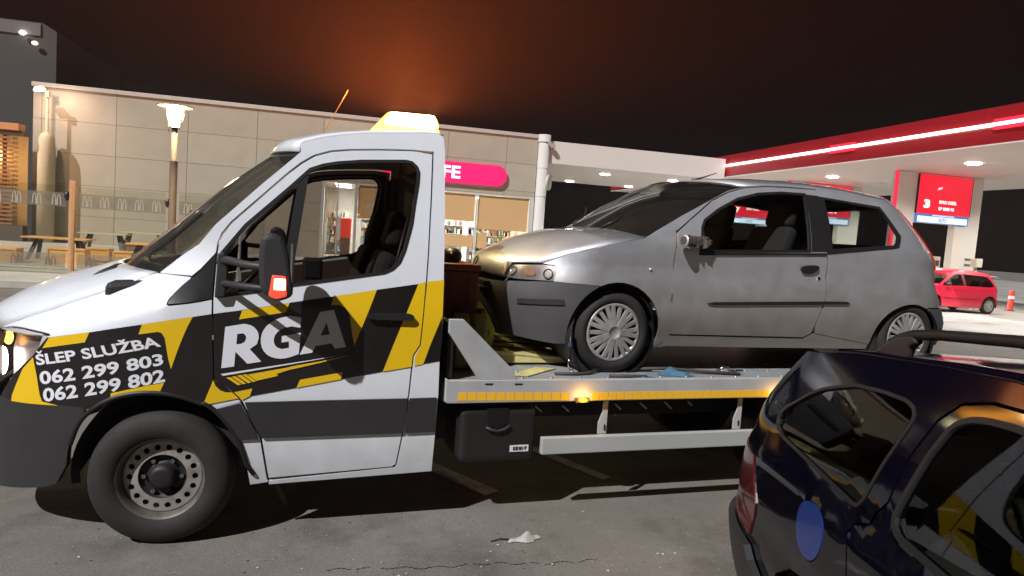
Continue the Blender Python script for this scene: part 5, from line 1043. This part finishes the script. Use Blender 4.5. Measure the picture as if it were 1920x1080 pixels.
# windscreen wipers, broken mirror stump
MB().tube([(.10, .52, .965), (.22, .50, 1.03), (.33, .62, 1.105)], .008, 6).tube([(.06, .95, .985), (.18, 1.0, 1.06), (.30, 1.25, 1.13)], .008, 6).build('wiper', BLACKP, car)
BROKEN = M('broken_plastic', (.055, .040, .032), .6, 0, .4, bump=.4, bscale=60)
mr = MB().cyl((.42, -.075, .905), (.445, -.07, .905), .038, n=18).cyl((.445, -.07, .905), (.53, -.04, .903), .030, .024, n=12)
for i in range(9):
    x = .50+.016*i; mr.obox((x, -.03+.012*math.sin(i*2), .903+.014*math.cos(i*1.7)), Vector((.8, .5*math.sin(i), .3)).normalized(), Vector((-.4, .8, .2)).normalized(), (0, .2, .98), .014, .030, .020+.008*math.sin(i*3))
mr.bar((.62, -.02, .90), (.66, .04, .89), .02, .025)
mr.build('broken_mirror', BROKEN, car)
MB().lathe([(.030, 0), (.040, .003), (.040, .010), (.030, .012)], (.418, -.076, .905), (1, .1, 0), 20).build('mirror_ring', M('ring_silver', (.7, .7, .7), .3, .4), car)
MB().lathe([(0, 0), (.011, 0), (.008, .008), (0, .010)], SH.map(.235, .70, .0), (0, -1, 0), 10).build('side_repeater', M('repeater', (.7, .68, .62), .25), car)
# cabin
MB().box(-.1, 2.75, .09, 1.55, .17, .24).build('floor_pan', BLACKM, car)
MB().prism([(.30, .12, .70), (.28, .12, .90), (.55, .12, .93), (.62, .12, .85), (.60, .12, .6)], (0, 1.40, 0)).build('dashboard', DARKIN, car, .03)
MB().lathe([(.165+.014*math.cos(a*math.pi/4), .014*math.sin(a*math.pi/4)) for a in range(8)], (.78, .45, .86), (-.85, 0, .5), 28, closed=True).build('steering_wheel', BLACKP, car)
for y0 in (.18, .94):
    s = MB().box(.90, 1.38, y0, y0+.50, .36, .54).build('seat', SEATC, car, .06, 3)
    MB().prism([(1.28, y0+.02, .50), (1.42, y0+.02, .48), (1.60, y0+.02, 1.04), (1.50, y0+.02, 1.08)], (0, .46, 0)).build('backrest', SEATC, s, .05, 3)
    MB().prism([(1.53, y0+.11, 1.07), (1.63, y0+.11, 1.05), (1.66, y0+.11, 1.24), (1.58, y0+.11, 1.26)], (0, .28, 0)).build('headrest', SEATC, s, .04, 3)
rb = MB().box(1.95, 2.4, .16, 1.48, .42, .60).build('rear_bench', SEATC, car, .06, 3)
MB().prism([(2.30, .16, .58), (2.42, .16, .58), (2.55, .16, .96), (2.45, .16, .98)], (0, 1.32, 0)).build('backrest', SEATC, rb, .05, 3)
# wheels with fourteen-slot covers
COVER = M('wheel_cover', (.40, .385, .37), .38, .35, .08, dirt=(.14, .11, .08), dirt_amt=.6, dscale=8)
def cover_wheel(parent, c, out, Rr, w, rim, nsp=7):
    wh = wheel_tyre(parent, c, Rr, w, rim, (0, 1, 0), 48); wh.name = 'wheel'
    ax = Vector((0, -out, 0)); c = Vector(c); f = w*.40
    MB().lathe([(rim, f-.02), (rim+.006, f+.004), (rim-.016, f+.010), (rim-.022, f-.02)], c, -ax, 44).build('cover_ring', COVER, wh)
    sp = MB()
    for k in range(nsp):
        for dlt in (-.125, .125):
            a = 2*math.pi*k/nsp+dlt; a2 = 2*math.pi*k/nsp+dlt*.85
            p0 = c+Vector((math.cos(a2)*rim*.20, out*(f+.016), math.sin(a2)*rim*.20)); p1 = c+Vector((math.cos(a)*rim*.94, out*(f+.002), math.sin(a)*rim*.94))
            sp.bar(p0, p1, .0145, .008, (0, 1, 0))
        a = 2*math.pi*(k+.5)/nsp
        sp.bar(c+Vector((math.cos(a)*rim*.25, out*(f+.012), math.sin(a)*rim*.25)), c+Vector((math.cos(a)*rim*.94, out*(f+.000), math.sin(a)*rim*.94)), .0135, .008, (0, 1, 0))
    sp.build('cover_spokes', COVER, wh, .003)
    MB().lathe([(rim*.30, f), (rim*.28, f+.018), (rim*.20, f+.022), (rim*.19, f+.017), (0, f+.017)], c, -ax, 28).build('cover_boss', COVER, wh)
    MB().lathe([(rim, f-.035), (0, f-.035)], c, -ax, 24).build('rim_back', M('rim_back', (.012, .011, .010), .8), wh)
    return wh
for xc in (.012, 2.565):
    cover_wheel(car, (xc, .11, .268), -1, .278, .17, .192); cover_wheel(car, (xc, 1.53, .268), 1, .278, .17, .192)

# ------------------------------------------------------------------ dark estate car in the foreground
NAVY = M('navy_paint', (0.0025, 0.0022, 0.007), 0.06, 0.0, 0.15, coat=0.0, spec=0.5, rvar=0.03)
MW = Matrix(((W_X[0], W_Y[0], 0, W_O[0]), (W_X[1], W_Y[1], 0, W_O[1]), (0, 0, 1, 0), (0, 0, 0, 1)))
wag = thing('estate_car', 'dark navy estate car with black roof rails and a bright blue fuel flap', 'car', mw=MW)
def y_wagon(x, z):
    y = 0.0
    if z > 0.95: y += 0.16*((z-0.95)/0.50)**1.3
    if z < 0.60: y += 0.06*((0.60-z)/0.35)**2
    y += 0.018*math.exp(-((z-0.98)/0.03)**2) + 0.01*math.exp(-((z-0.62)/0.05)**2)
    return y
LW = [(0.2, .92), (0.6, .92), (0.7, .88), (0.84, .80), (0.97, .70), (1.125, .60), (1.26, .44), (1.36, .27), (1.46, .12)]
LWN = [(0.2, .70), (.6, .74), (.8, .70), (.95, .55), (1.2, .3)]
SW = Surf(0.82, y_wagon, nose=(-1.95, lambda z: lerp_pts(z, LWN), 2.6), tail=(0.8, lambda z: lerp_pts(z, LW), 3.2))
WA0, WA1 = -1.95-math.pi/2, .8+math.pi/2
P_ = SW.P; X = WD
qwin = P_([(.696, 1.225), (.615, 1.265), (.529, 1.292), (.418, 1.324), (.258, 1.340), (.12, 1.345), (.062, 1.330), (.052, 1.29), (.088, 1.16), (.108, 1.04), (.150, 1.006), (.42, 1.022), (.768, 1.037), (.845, 1.055), (.866, 1.097), (.815, 1.155)])
dwin = P_([(-.1066, 1.3317), (-.153, 1.362), (-.2088, 1.3757), (-.2994, 1.3845), (-.60, 1.385), (-.66, 1.36), (-.645, 1.05), (-.60, 1.005), (-.0903, 1.022), (-.0555, 1.05), (-.058, 1.10), (-.078, 1.24)])
qwin = smoothp(resample(qwin, .07), 1); dwin = smoothp(resample(dwin, .07), 1)
fwin = P_([(-.74, 1.375), (-.76, 1.04), (-.80, 1.0), (-1.75, .955), (-1.68, 1.02), (-1.25, 1.31), (-1.05, 1.37)])
def arc(xc, zc, r, a0, a1, n=9): return [(xc+r*math.cos(R(a0+(a1-a0)*i/(n-1))), zc+r*math.sin(R(a0+(a1-a0)*i/(n-1)))) for i in range(n)]
door_r = P_([(.062, .985), (.128, .96), (.147, .923), (.1218, .80), (.10, .62), (-.02, .46), (-.12, .33), (-.695, .31), (-.695, 1.41), (-.40, 1.428), (-.20, 1.418), (-.10, 1.390), (-.045, 1.330), (-.010, 1.22), (-.005, 1.08)])
flap = smoothp([(.405, .918), (.35, .915), (.305, .885), (.300, .815), (.335, .745), (.40, .712), (.47, .722), (.510, .765), (.515, .835), (.475, .895)], 2)
quarter = P_([(.068, .990), (.133, .965), (.153, .923), (.1275, .80), (.105, .615)]+arc(.42, .30, .335, 180, 0)[1:]+[(.77, .285), (.90, .285)])+[(SW.pa(.95, .52), .52), (.8+.85, .50), (.8+.85, .72), (.8+1.0, .90), (.8+.95, 1.10), (.8+.85, 1.26), (.8+.75, 1.325)]+P_([(.78, 1.372), (.64, 1.400), (.5, 1.420), (.238, 1.444), (.046, 1.462), (-.226, 1.479), (-.70, 1.475), (-.70, 1.416), (-.40, 1.434), (-.20, 1.424), (-.096, 1.395), (-.039, 1.334), (-.004, 1.22), (.001, 1.08)])
WGL = GLASS('wagon_glass', (.50, .52, .47), refl=.08)
for sd in (0, 1):
    q = panel('rear_quarter', SW, quarter, NAVY, wag, holes=[qwin, shrink(P_(flap), -.004)], thick=.02, res=.06, side=sd)
    panel('window_seal', SW, shrink(qwin, -.006), M('seal_grey', (.014, .013, .013), .5), q, holes=[shrink(qwin, .005)], off=.003, thick=.008, res=.06, side=sd)
    panel('quarter_window', SW, shrink(qwin, -.004), WGL, q, off=-.006, thick=0, res=.05, side=sd)
    ff = panel('fuel_flap', SW, P_(flap), M('blue_flap', (.009, .033, .19), .25, 0, .06, coat=.5) if sd == 0 else NAVY, q, off=.002, thick=.012, res=.05, side=sd)
    if sd == 0: ff['label'] = 'bright blue fuel flap'
    panel('tail_lamp', SW, [(SW.pa(1.02, .87), .875), (.8+1.0, .88), (.8+.86, .72), (.8+.85, .53), (SW.pa(.985, .54), .545), (SW.pa(.93, .70), .70)], M('dark_red_lens', (.09, .008, .010), .18, 0, .1, coat=.7), q, off=.006, thick=.012, res=.04, side=sd)
    panel('rear_bumper', SW, [(SW.pa(.80, .50), .43), (SW.pa(.95, .50), .512), (.8+.9, .51), (WA1, .51), (WA1, .22), (SW.pa(.80, .24), .24)], M('wagon_bumper', (.020, .020, .021), .5, 0, .1), wag, off=.035, thick=.03, res=.05, side=sd)
    panel('tailgate', SW, [(.8+.87, .52), (WA1, .52), (WA1, 1.325), (.8+.87, 1.31)], NAVY, wag, off=-.004, thick=.02, res=.08, side=sd)
    dr = panel('rear_door', SW, shrink(door_r, .003), NAVY, wag, holes=[dwin], thick=.025, res=.06, side=sd)
    panel('window_seal', SW, shrink(dwin, -.009), M('seal_grey', (.014, .013, .013), .5), dr, holes=[shrink(dwin, .007)], off=.004, thick=.012, res=.06, side=sd)
    panel('door_window', SW, shrink(dwin, -.002), WGL, dr, off=-.006, thick=0, res=.06, side=sd)
    fd = panel('front_door', SW, P_([(-.705, 1.41), (-.705, .31), (-1.70, .31), (-1.76, .55), (-1.78, .94), (-1.25, 1.345), (-1.05, 1.405)]), NAVY, wag, holes=[fwin], thick=.025, res=.08, side=sd)
    panel('door_window', SW, fwin, WGL, fd, off=-.006, thick=0, res=.08, side=sd)
    panel('front_wing', SW, P_([(-1.79, .93), (-1.77, .55), (-1.71, .30)]+[(x-2.06-.42+.02, z) for x, z in arc(.42, .30, .335, 0, 180)]+[(-2.45, .30)])+[(WA0, .30), (WA0, .78)]+P_([(-2.40, .82)]), NAVY, wag, thick=.02, res=.08, side=sd)
    for xc in (.42, -2.04):
        MB().lathe([(.33, -.16), (.345, .2)], (xc, .20 if sd == 0 else 1.44, .30), (0, 1, 0) if sd == 0 else (0, -1, 0), 32).build('arch_liner', BLACKM, wag)
    s_ = -1 if sd == 0 else 1
    for xc in (.42, -2.04): cover_wheel(wag, (xc, .13 if sd == 0 else 1.51, .298), s_, .298, .18, .20)
    # roof rail: a bar on a broad rear foot
    yy = .215 if sd == 0 else 1.425
    rail = MB().tube([(.44, yy, 1.478), (.37, yy, 1.502), (.30, yy, 1.520), (.16, yy, 1.540), (-.17, yy, 1.572), (-.8, yy, 1.585), (-1.02, yy, 1.565), (-1.12, yy, 1.51)], [.010, .015, .017, .017, .017, .017, .016, .01], 10).build('roof_rail', BLACKP, wag)
    MB().prism([(.530, yy-.016, 1.424), (.425, yy-.016, 1.484), (.36, yy-.016, 1.512), (.28, yy-.016, 1.525), (.262, yy-.016, 1.500), (.30, yy-.016, 1.478), (.318, yy-.016, 1.432)], (0, .032, 0)).build('rail_foot', M('rail_foot', (.045, .03, .03), .4), rail, .012, 3)
E = [SW.pt(*p) for p in [(.8+.72, 1.328)]+P_([(.78, 1.374), (.64, 1.402), (.5, 1.422), (.238, 1.446), (.046, 1.464), (-.226, 1.481), (-.70, 1.477), (-1.05, 1.41), (-1.25, 1.348)])]
cross('roof', E, [.10, .07, .05, .03, .0, 0, 0, 0, -.08, -.12], [0, .004, .008, .010, .016, .024, .03, .035, .03, .02], .82, NAVY, wag, n=16, pw=3, thick=.012)
E = [SW.pt(*p) for p in P_([(-1.25, 1.345), (-1.50, 1.15), (-1.78, .95)])]
cross('windscreen', E, [-.12, -.2, -.28], [.04, .03, .0], .82, WGL, wag, n=12)
E = [SW.pt(*p) for p in P_([(-1.78, .95), (-2.1, .88), (-2.40, .81)])]
cross('bonnet', E, [-.28, -.22, -.18], [.02, .06, .03], .82, NAVY, wag, n=12)
# cabin seen through the windows
MB().box(-2.2, 1.35, .14, 1.50, .22, .34).build('floor_pan', DARKIN, wag)
MB().prism([(.10, .16, .42), (.24, .16, .42), (.36, .16, 1.02), (.27, .16, 1.04)], (0, 1.3, 0)).build('rear_backrest', SEATC, wag, .05, 3)
for y0 in (.25, .95): MB().prism([(.28, y0, 1.03), (.36, y0, 1.02), (.385, y0, 1.19), (.32, y0, 1.20)], (0, .30, 0)).build('headrest', SEATC, wag, .04, 3)
for y0 in (.22, .92):
    MB().prism([(-.70, y0, .42), (-.55, y0, .42), (-.40, y0, 1.03), (-.50, y0, 1.06)], (0, .48, 0)).build('front_backrest', SEATC, wag, .05, 3)
    MB().prism([(-.50, y0+.12, 1.05), (-.42, y0+.12, 1.04), (-.39, y0+.12, 1.22), (-.46, y0+.12, 1.23)], (0, .26, 0)).build('headrest', SEATC, wag, .04, 3)
MB().prism([(.30, .17, .86), (1.16, .17, .88), (1.12, .17, .90), (.30, .17, .89)], (0, 1.28, 0)).build('parcel_shelf', DARKIN, wag)
bx = MB().prism([(.45, .45, .895), (.80, .45, .905), (.78, .45, 1.01), (.48, .45, 1.00)], (0, .5, 0)).build('luggage', M('grey_bag', (.05, .05, .045), .9, bump=.4, bscale=20), wag, .04, 3)

# ------------------------------------------------------------------ red hatchback at the pumps
REDP = M('red_paint', (0.62, 0.012, 0.045), 0.3, 0, 0.04, coat=0.6)
red = thing('red_hatchback', 'small red five-door hatchback parked by the fuel pumps', 'car', (22.97, 20.5, .004))
def y_red(x, z):
    y = 0.0
    if z > .9: y += .25*((z-.9)/.55)**1.3
    if z < .4: y += .05*((.4-z)/.25)**2
    return y
SR = Surf(.84, y_red, nose=(-2.6, lambda z: lerp_pts(z, [(.2, .62), (.6, .66), (.85, .5), (1.0, .3)]), 2.5), tail=(.05, lambda z: lerp_pts(z, [(.2, .58), (.6, .58), (.9, .52), (1.2, .36), (1.45, .2)]), 2.8))
P_ = SR.P
RA0, RA1 = -2.6-math.pi/2, .05+math.pi/2
dwn = P_([(-.02, 1.36), (-.10, 1.39), (-1.05, 1.42), (-1.10, 1.42), (-1.10, 1.0), (.05, 1.0), (.16, 1.05)])
dwf = P_([(-1.20, 1.42), (-1.45, 1.40), (-1.80, 1.24), (-2.16, 1.02), (-2.14, .98), (-1.20, 1.0)])
side = P_([(-2.45, .22), (-2.45+.75-.35, .22)][:0]+[(-2.10, .22), (-.40, .20)]+[(x, z) for x, z in arc(0, .30, .37, 195, 20, 11)]+[(.42, .36)])+[(RA1, .36), (RA1, 1.40), (.05+.7, 1.42)]+P_([(.12, 1.47), (-.4, 1.52), (-1.0, 1.54), (-1.45, 1.50), (-1.85, 1.32), (-2.28, 1.02)])
for sd in (0, 1):
    b = panel('body_side', SR, side, REDP, red, holes=[dwn, dwf], thick=.02, res=.09, side=sd)
    for w_ in (dwn, dwf):
        panel('window', SR, w_, GLASS('red_car_glass', (.45, .52, .50)), b, off=-.004, thick=0, res=.09, side=sd)
    panel('pillar_trim', SR, P_([(-1.185, 1.42), (-1.115, 1.42), (-1.115, 1.0), (-1.185, 1.0)]), BLACKP, b, off=.003, thick=0, res=.1, side=sd)
    panel('side_moulding', SR, P_([(-2.1, .56), (-.50, .55), (-.50, .51), (-2.1, .52)]), M('red_moulding', (.30, .01, .03), .4), b, off=.012, thick=.01, res=.1, side=sd)
    panel('front_wing', SR, P_([(-2.29, 1.01), (-2.11, .22)]+[(x-2.46, z) for x, z in arc(0, .30, .36, -10, 190, 11)]+[(-2.85, .22)])+[(RA0, .22), (RA0, .74)]+P_([(-2.9, .80)]), REDP, red, thick=.02, res=.09, side=sd)
    panel('rear_bumper', SR, P_([(.36, .40), (.42, .22)])+[(RA1, .22), (RA1, .5), (.6, .5)], REDP, red, off=.015, thick=.02, res=.09, side=sd)
    panel('tail_lamp', SR, [(.05+.62, 1.22), (.05+.80, 1.20), (.05+.80, .85), (.05+.62, .82), (.05+.55, .95)], M('red_lens', (.42, .02, .015), .2), b, off=.008, thick=.01, res=.09, side=sd)
    for xc in (0, -2.46): cover_wheel(red, (xc, .11 if sd == 0 else 1.57, .30), -1 if sd == 0 else 1, .30, .19, .20)
    MB().ell((-2.02, -.10 if sd == 0 else 1.78, 1.04), .11, .09, .07).build('mirror', BLACKP, red)
E = [SR.pt(*p) for p in P_([(-1.85, 1.325), (-1.45, 1.505), (-1.0, 1.545), (-.4, 1.525), (.12, 1.475)])+[(.05+.7, 1.425)]]
cross('roof', E, [-.15, -.1, -.05, 0, .05, .06], [.05, .05, .05, .05, .04, .02], .84, REDP, red, n=12, thick=.01)
E = [SR.pt(*p) for p in P_([(-1.85, 1.325), (-2.28, 1.02)])]
cross('windscreen', E, [-.15, -.22], [.05, .02], .84, GLASS('red_car_glass', (.45, .52, .50)), red, n=12)
E = [SR.pt(*p) for p in P_([(-2.28, 1.02), (-2.6, .93), (-2.9, .81)])]
cross('bonnet', E, [-.22, -.2, -.2], [.02, .06, .04], .84, REDP, red, n=12)
MB().prism([(.34, .2, 1.425), (.50, .2, 1.37), (.49, .2, 1.345), (.33, .2, 1.38)], (0, 1.28, 0)).build('spoiler', M('spoiler_grey', (.35, .34, .34), .4), red, .01)
MB().box(-2.5, .3, .15, 1.53, .2, .32).build('floor_pan', DARKIN, red)
for x0 in (-1.35, -.45):
    for y0 in (.22, .96): MB().prism([(x0, y0, .45), (x0+.14, y0, .45), (x0+.32, y0, 1.2), (x0+.22, y0, 1.22)], (0, .48, 0)).build('seat', SEATC, red, .05)
# ------------------------------------------------------------------ loose things on the truck and on the ground
def on_bed(x, y, z=0.0): return MT @ Vector((x, y, BZ1-.012+z))
def bed_thing(name, label, cat, x, y, z=0.0, group=None): return thing(name, label, cat, group=group, mw=MT @ Matrix.Translation((x, y, BZ1-.012+z)))
cr_ = bed_thing('storage_crate', 'rust red storage crate behind the truck cab', 'crate', 1.56, .50)
B('crate_body', M('crate_red', (.26, .06, .03), .6, 0, .15, dirt=(.12, .05, .03), dirt_amt=.5), cr_, 0, .24, 0, .85, 0, .62, .012); B('crate_lid', M('crate_lid', (.30, .075, .035), .55), cr_, -.01, .25, -.012, .862, .622, .665, .01)
for x in (.06, .18): B('crate_rib', M('crate_red', (.26, .06, .03), .6), cr_, x-.01, x+.01, -.008, -.001, .05, .58)
hm = bed_thing('black_helmet', 'black rounded casing on top of the rust red crate', 'casing', 1.66, .72, .665); MB().ell((0, 0, .04), .07, .09, .06).build('shell', BLACKP, hm); MB().ell((-.02, -.083, .06), .012, .006, .008).build('highlight_dot', CHROME, hm)  # small chrome dot puts a highlight on the black shell
for i, (dx, lab) in enumerate(((1.62, 'olive jerry can next to the truck cab'), (1.74, 'olive jerry can nearer the silver car'))):
    j = bed_thing('jerry_can', lab, 'canister', dx, .34, .0, 'jerry cans on the flatbed')
    B('can_body', M('can_olive', (.30, .27, .06), .4, 0, .12), j, 0, .10, 0, .12, 0, .36, .03, 3); MB().cyl((.05, .06, .36), (.05, .06, .39), .018).build('can_cap', BLACKP, j); MB().tube([(.02, .06, .355), (.03, .06, .385), (.075, .06, .385), (.085, .06, .355)], .008, 6).build('can_handle', BLACKP, j)
hk = bed_thing('winch_plate', 'bright yellow winch plate with a round eye under the number plate', 'winch plate', 1.80, .62, .0)
hp_ = MB(); V, F = tri2d([(0, .02), (.02, .36), (.05, .42), (.13, .30), (.17, .22), (.16, .12), (.10, .02)], [[(.115+.024*math.cos(R(a)), .20+.024*math.sin(R(a))) for a in range(0, 360, 40)]], .05, False)
n_ = len(V); hp_.add([(a, 0, b) for a, b in V]+[(a, .03, b) for a, b in V], F+[tuple(i+n_ for i in f[::-1]) for f in F]); hp_.build('plate', M('winch_yellow', (.72, .72, .05), .4), hk)
MB().cyl((.05, .0, .02), (.05, .2, .02), .03).build('pin', M('pin_red', (.4, .04, .03), .5), hk)
# tie-down strap at the front wheel
ts = bed_thing('wheel_strap', 'black tie-down strap with blue ratchet at the front wheel', 'strap', 2.33, .20)
MB().tube([(.03, .02, .28), (.022, .0, .18), (.02, -.005, .10)], .011, 6).build('webbing', BLACKP, ts); B('ratchet', M('ratchet_blue', (.03, .07, .18), .4), ts, .01, .032, -.014, .014, .18, .205, .005)
MB().tube([(.02, -.005, .12), (.015, -.01, .06), (.025, -.012, .035), (.045, -.012, .03), (.05, -.01, .05)], .006, 6).build('hook', CHROME, ts)
MB().tube([(-.08, -.02, .012), (.05, -.04, .014), (.15, -.02, .012), (.26, .05, .02)], .010, 6).build('strap_tail', M('strap_grey', (.06, .05, .045), .7), ts)
# crumpled blue webbing on the deck edge
def crumple(name, m, parent, L_, W_, h, seed, nx=18, ny=8):
    rnd = random.Random(seed); ph = [rnd.uniform(0, 6.28) for _ in range(8)]
    rows = []
    for i in range(nx+1):
        u = i/nx; r = []
        for k in range(ny+1):
            v = k/ny; e = math.sin(math.pi*u)**.6*math.sin(math.pi*v)**.6
            z = .004+h*e*(.5+.25*math.sin(9*u+ph[0]+4*v)+.25*math.sin(13*v+ph[1]+5*u))
            r.append((L_*(u-.5)+.03*math.sin(5*v+ph[2]), W_*(v-.5)*(1+.25*math.sin(7*u+ph[3])), z))
        rows.append(r)
    return MB().grid(rows).build(name, m, parent)
BLUEC = M('blue_webbing', (.055, .14, .22), .8, 0, .3, bump=.5, bscale=60)
b1 = bed_thing('blue_webbing', 'crumpled blue webbing lying on the deck behind the front wheel', 'strap', 3.13, .17); crumple('cloth', BLUEC, b1, .22, .13, .055, 3)
b2 = bed_thing('blue_webbing', 'small flat blue rag on the deck edge below the front wheel', 'strap', 2.82, .085); crumple('cloth', BLUEC, b2, .18, .07, .02, 9)
cs = bed_thing('ratchet_strap', 'dirty grey ratchet strap with a steel buckle lying along the deck', 'strap', 2.60, .10)
MB().tube([(0, .0, .012), (.12, -.01, .012), (.25, -.035, .012)], .012, 6).tube([(.28, .18, .02), (.5, .14, .03), (.75, .10, .018), (1.02, .03, .012)], .012, 6).build('webbing', M('strap_grey', (.06, .05, .045), .7), cs)
MB().tube([(.88, .10, .02), (.90, .07, .05), (.95, .07, .05), (.98, .10, .02), (1.0, .06, .03), (1.06, .06, .03)], .010, 6).build('buckle', CHROME, cs)
# litter on the asphalt
lt = thing('paper_litter', 'crumpled pale paper litter on the asphalt in front of the truck', 'litter', (1.04, 3.66, .002)); 
crumple('paper', M('paper_grey', (.42, .39, .36), .8, 0, .2), lt, .15, .07, .05, 21); MB().tube([(-.08, 0, .006), (-.14, .01, .008), (-.20, -.01, .004)], .004, 5).build('torn_string', M('string_dark', (.03, .025, .02), .8), lt)
sp_ = MB(); rnd = random.Random(11)
for i in range(210):
    x = rnd.uniform(-1.9, 2.2); y = 3.22+abs(rnd.gauss(0, .42)); s = rnd.choice((.003, .003, .004, .005, .006, .010)); a = rnd.uniform(0, 6.28)
    if y < 3.5 and rnd.random() < .25: s *= 1.5
    c, d = math.cos(a)*s, math.sin(a)*s
    sp_.add([(x-c, y-d, .003), (x+d*.6, y-c*.6, .004), (x+c, y+d, .003), (x-d*.6, y+c*.6, .003+s*.4)], [(0, 1, 2, 3)])
o = sp_.build('grit', M('pale_grit', (.42, .40, .36), .8, 0, .5, scale=90)); tag(o, 'scattered pale grit and flakes on the asphalt', 'grit', kind='stuff')
dk_ = MB()
for i in range(120):
    x = rnd.uniform(-1.9, 2.1); y = rnd.uniform(3.2, 4.2); s = rnd.uniform(.003, .010); a = rnd.uniform(0, 6.28); c, d = math.cos(a)*s, math.sin(a)*s
    dk_.add([(x-c, y-d, .0025), (x+d*.5, y-c*.5, .0025), (x+c, y+d, .0025), (x-d*.5, y+c*.5, .0025)], [(0, 1, 2, 3)])
for i in range(60):
    x = -.05+i*.024; y = 3.40+.012*math.sin(i*.9)+.01*math.sin(i*.23)-.02*(i/60); 
    if rnd.random() < .8: dk_.add([(x, y, .0026), (x+.022, y+.002, .0026), (x+.022, y+.002+rnd.uniform(.003, .009), .0026), (x, y+rnd.uniform(.003, .009), .0026)], [(0, 1, 2, 3)])
o = dk_.build('dark_crumbs', M('dark_crumbs', (.02, .017, .015), .9)); tag(o, 'dark crumbs and a cracked joint line on the asphalt', 'crumbs', kind='stuff')
# ------------------------------------------------------------------ thin haze, added so the beacon shows a glow
hz = MB().box(-70, 95, -12, 75, -1.2, 11.5).build('haze', bpy.data.materials.new('glow_haze')); hz['kind'] = 'stuff'; hz['label'] = 'thin haze added to carry the glow of the beacon'; hz['category'] = 'haze'
hm_ = hz.data.materials[0]; hm_.use_nodes = True; n = hm_.node_tree; n.nodes.clear()
pv_ = n.nodes.new('ShaderNodeVolumePrincipled'); pv_.inputs['Color'].default_value = (.95, .80, .72, 1); pv_.inputs['Density'].default_value = 0.0006; pv_.inputs['Anisotropy'].default_value = .35
oo = n.nodes.new('ShaderNodeOutputMaterial'); n.links.new(pv_.outputs[0], oo.inputs['Volume'])
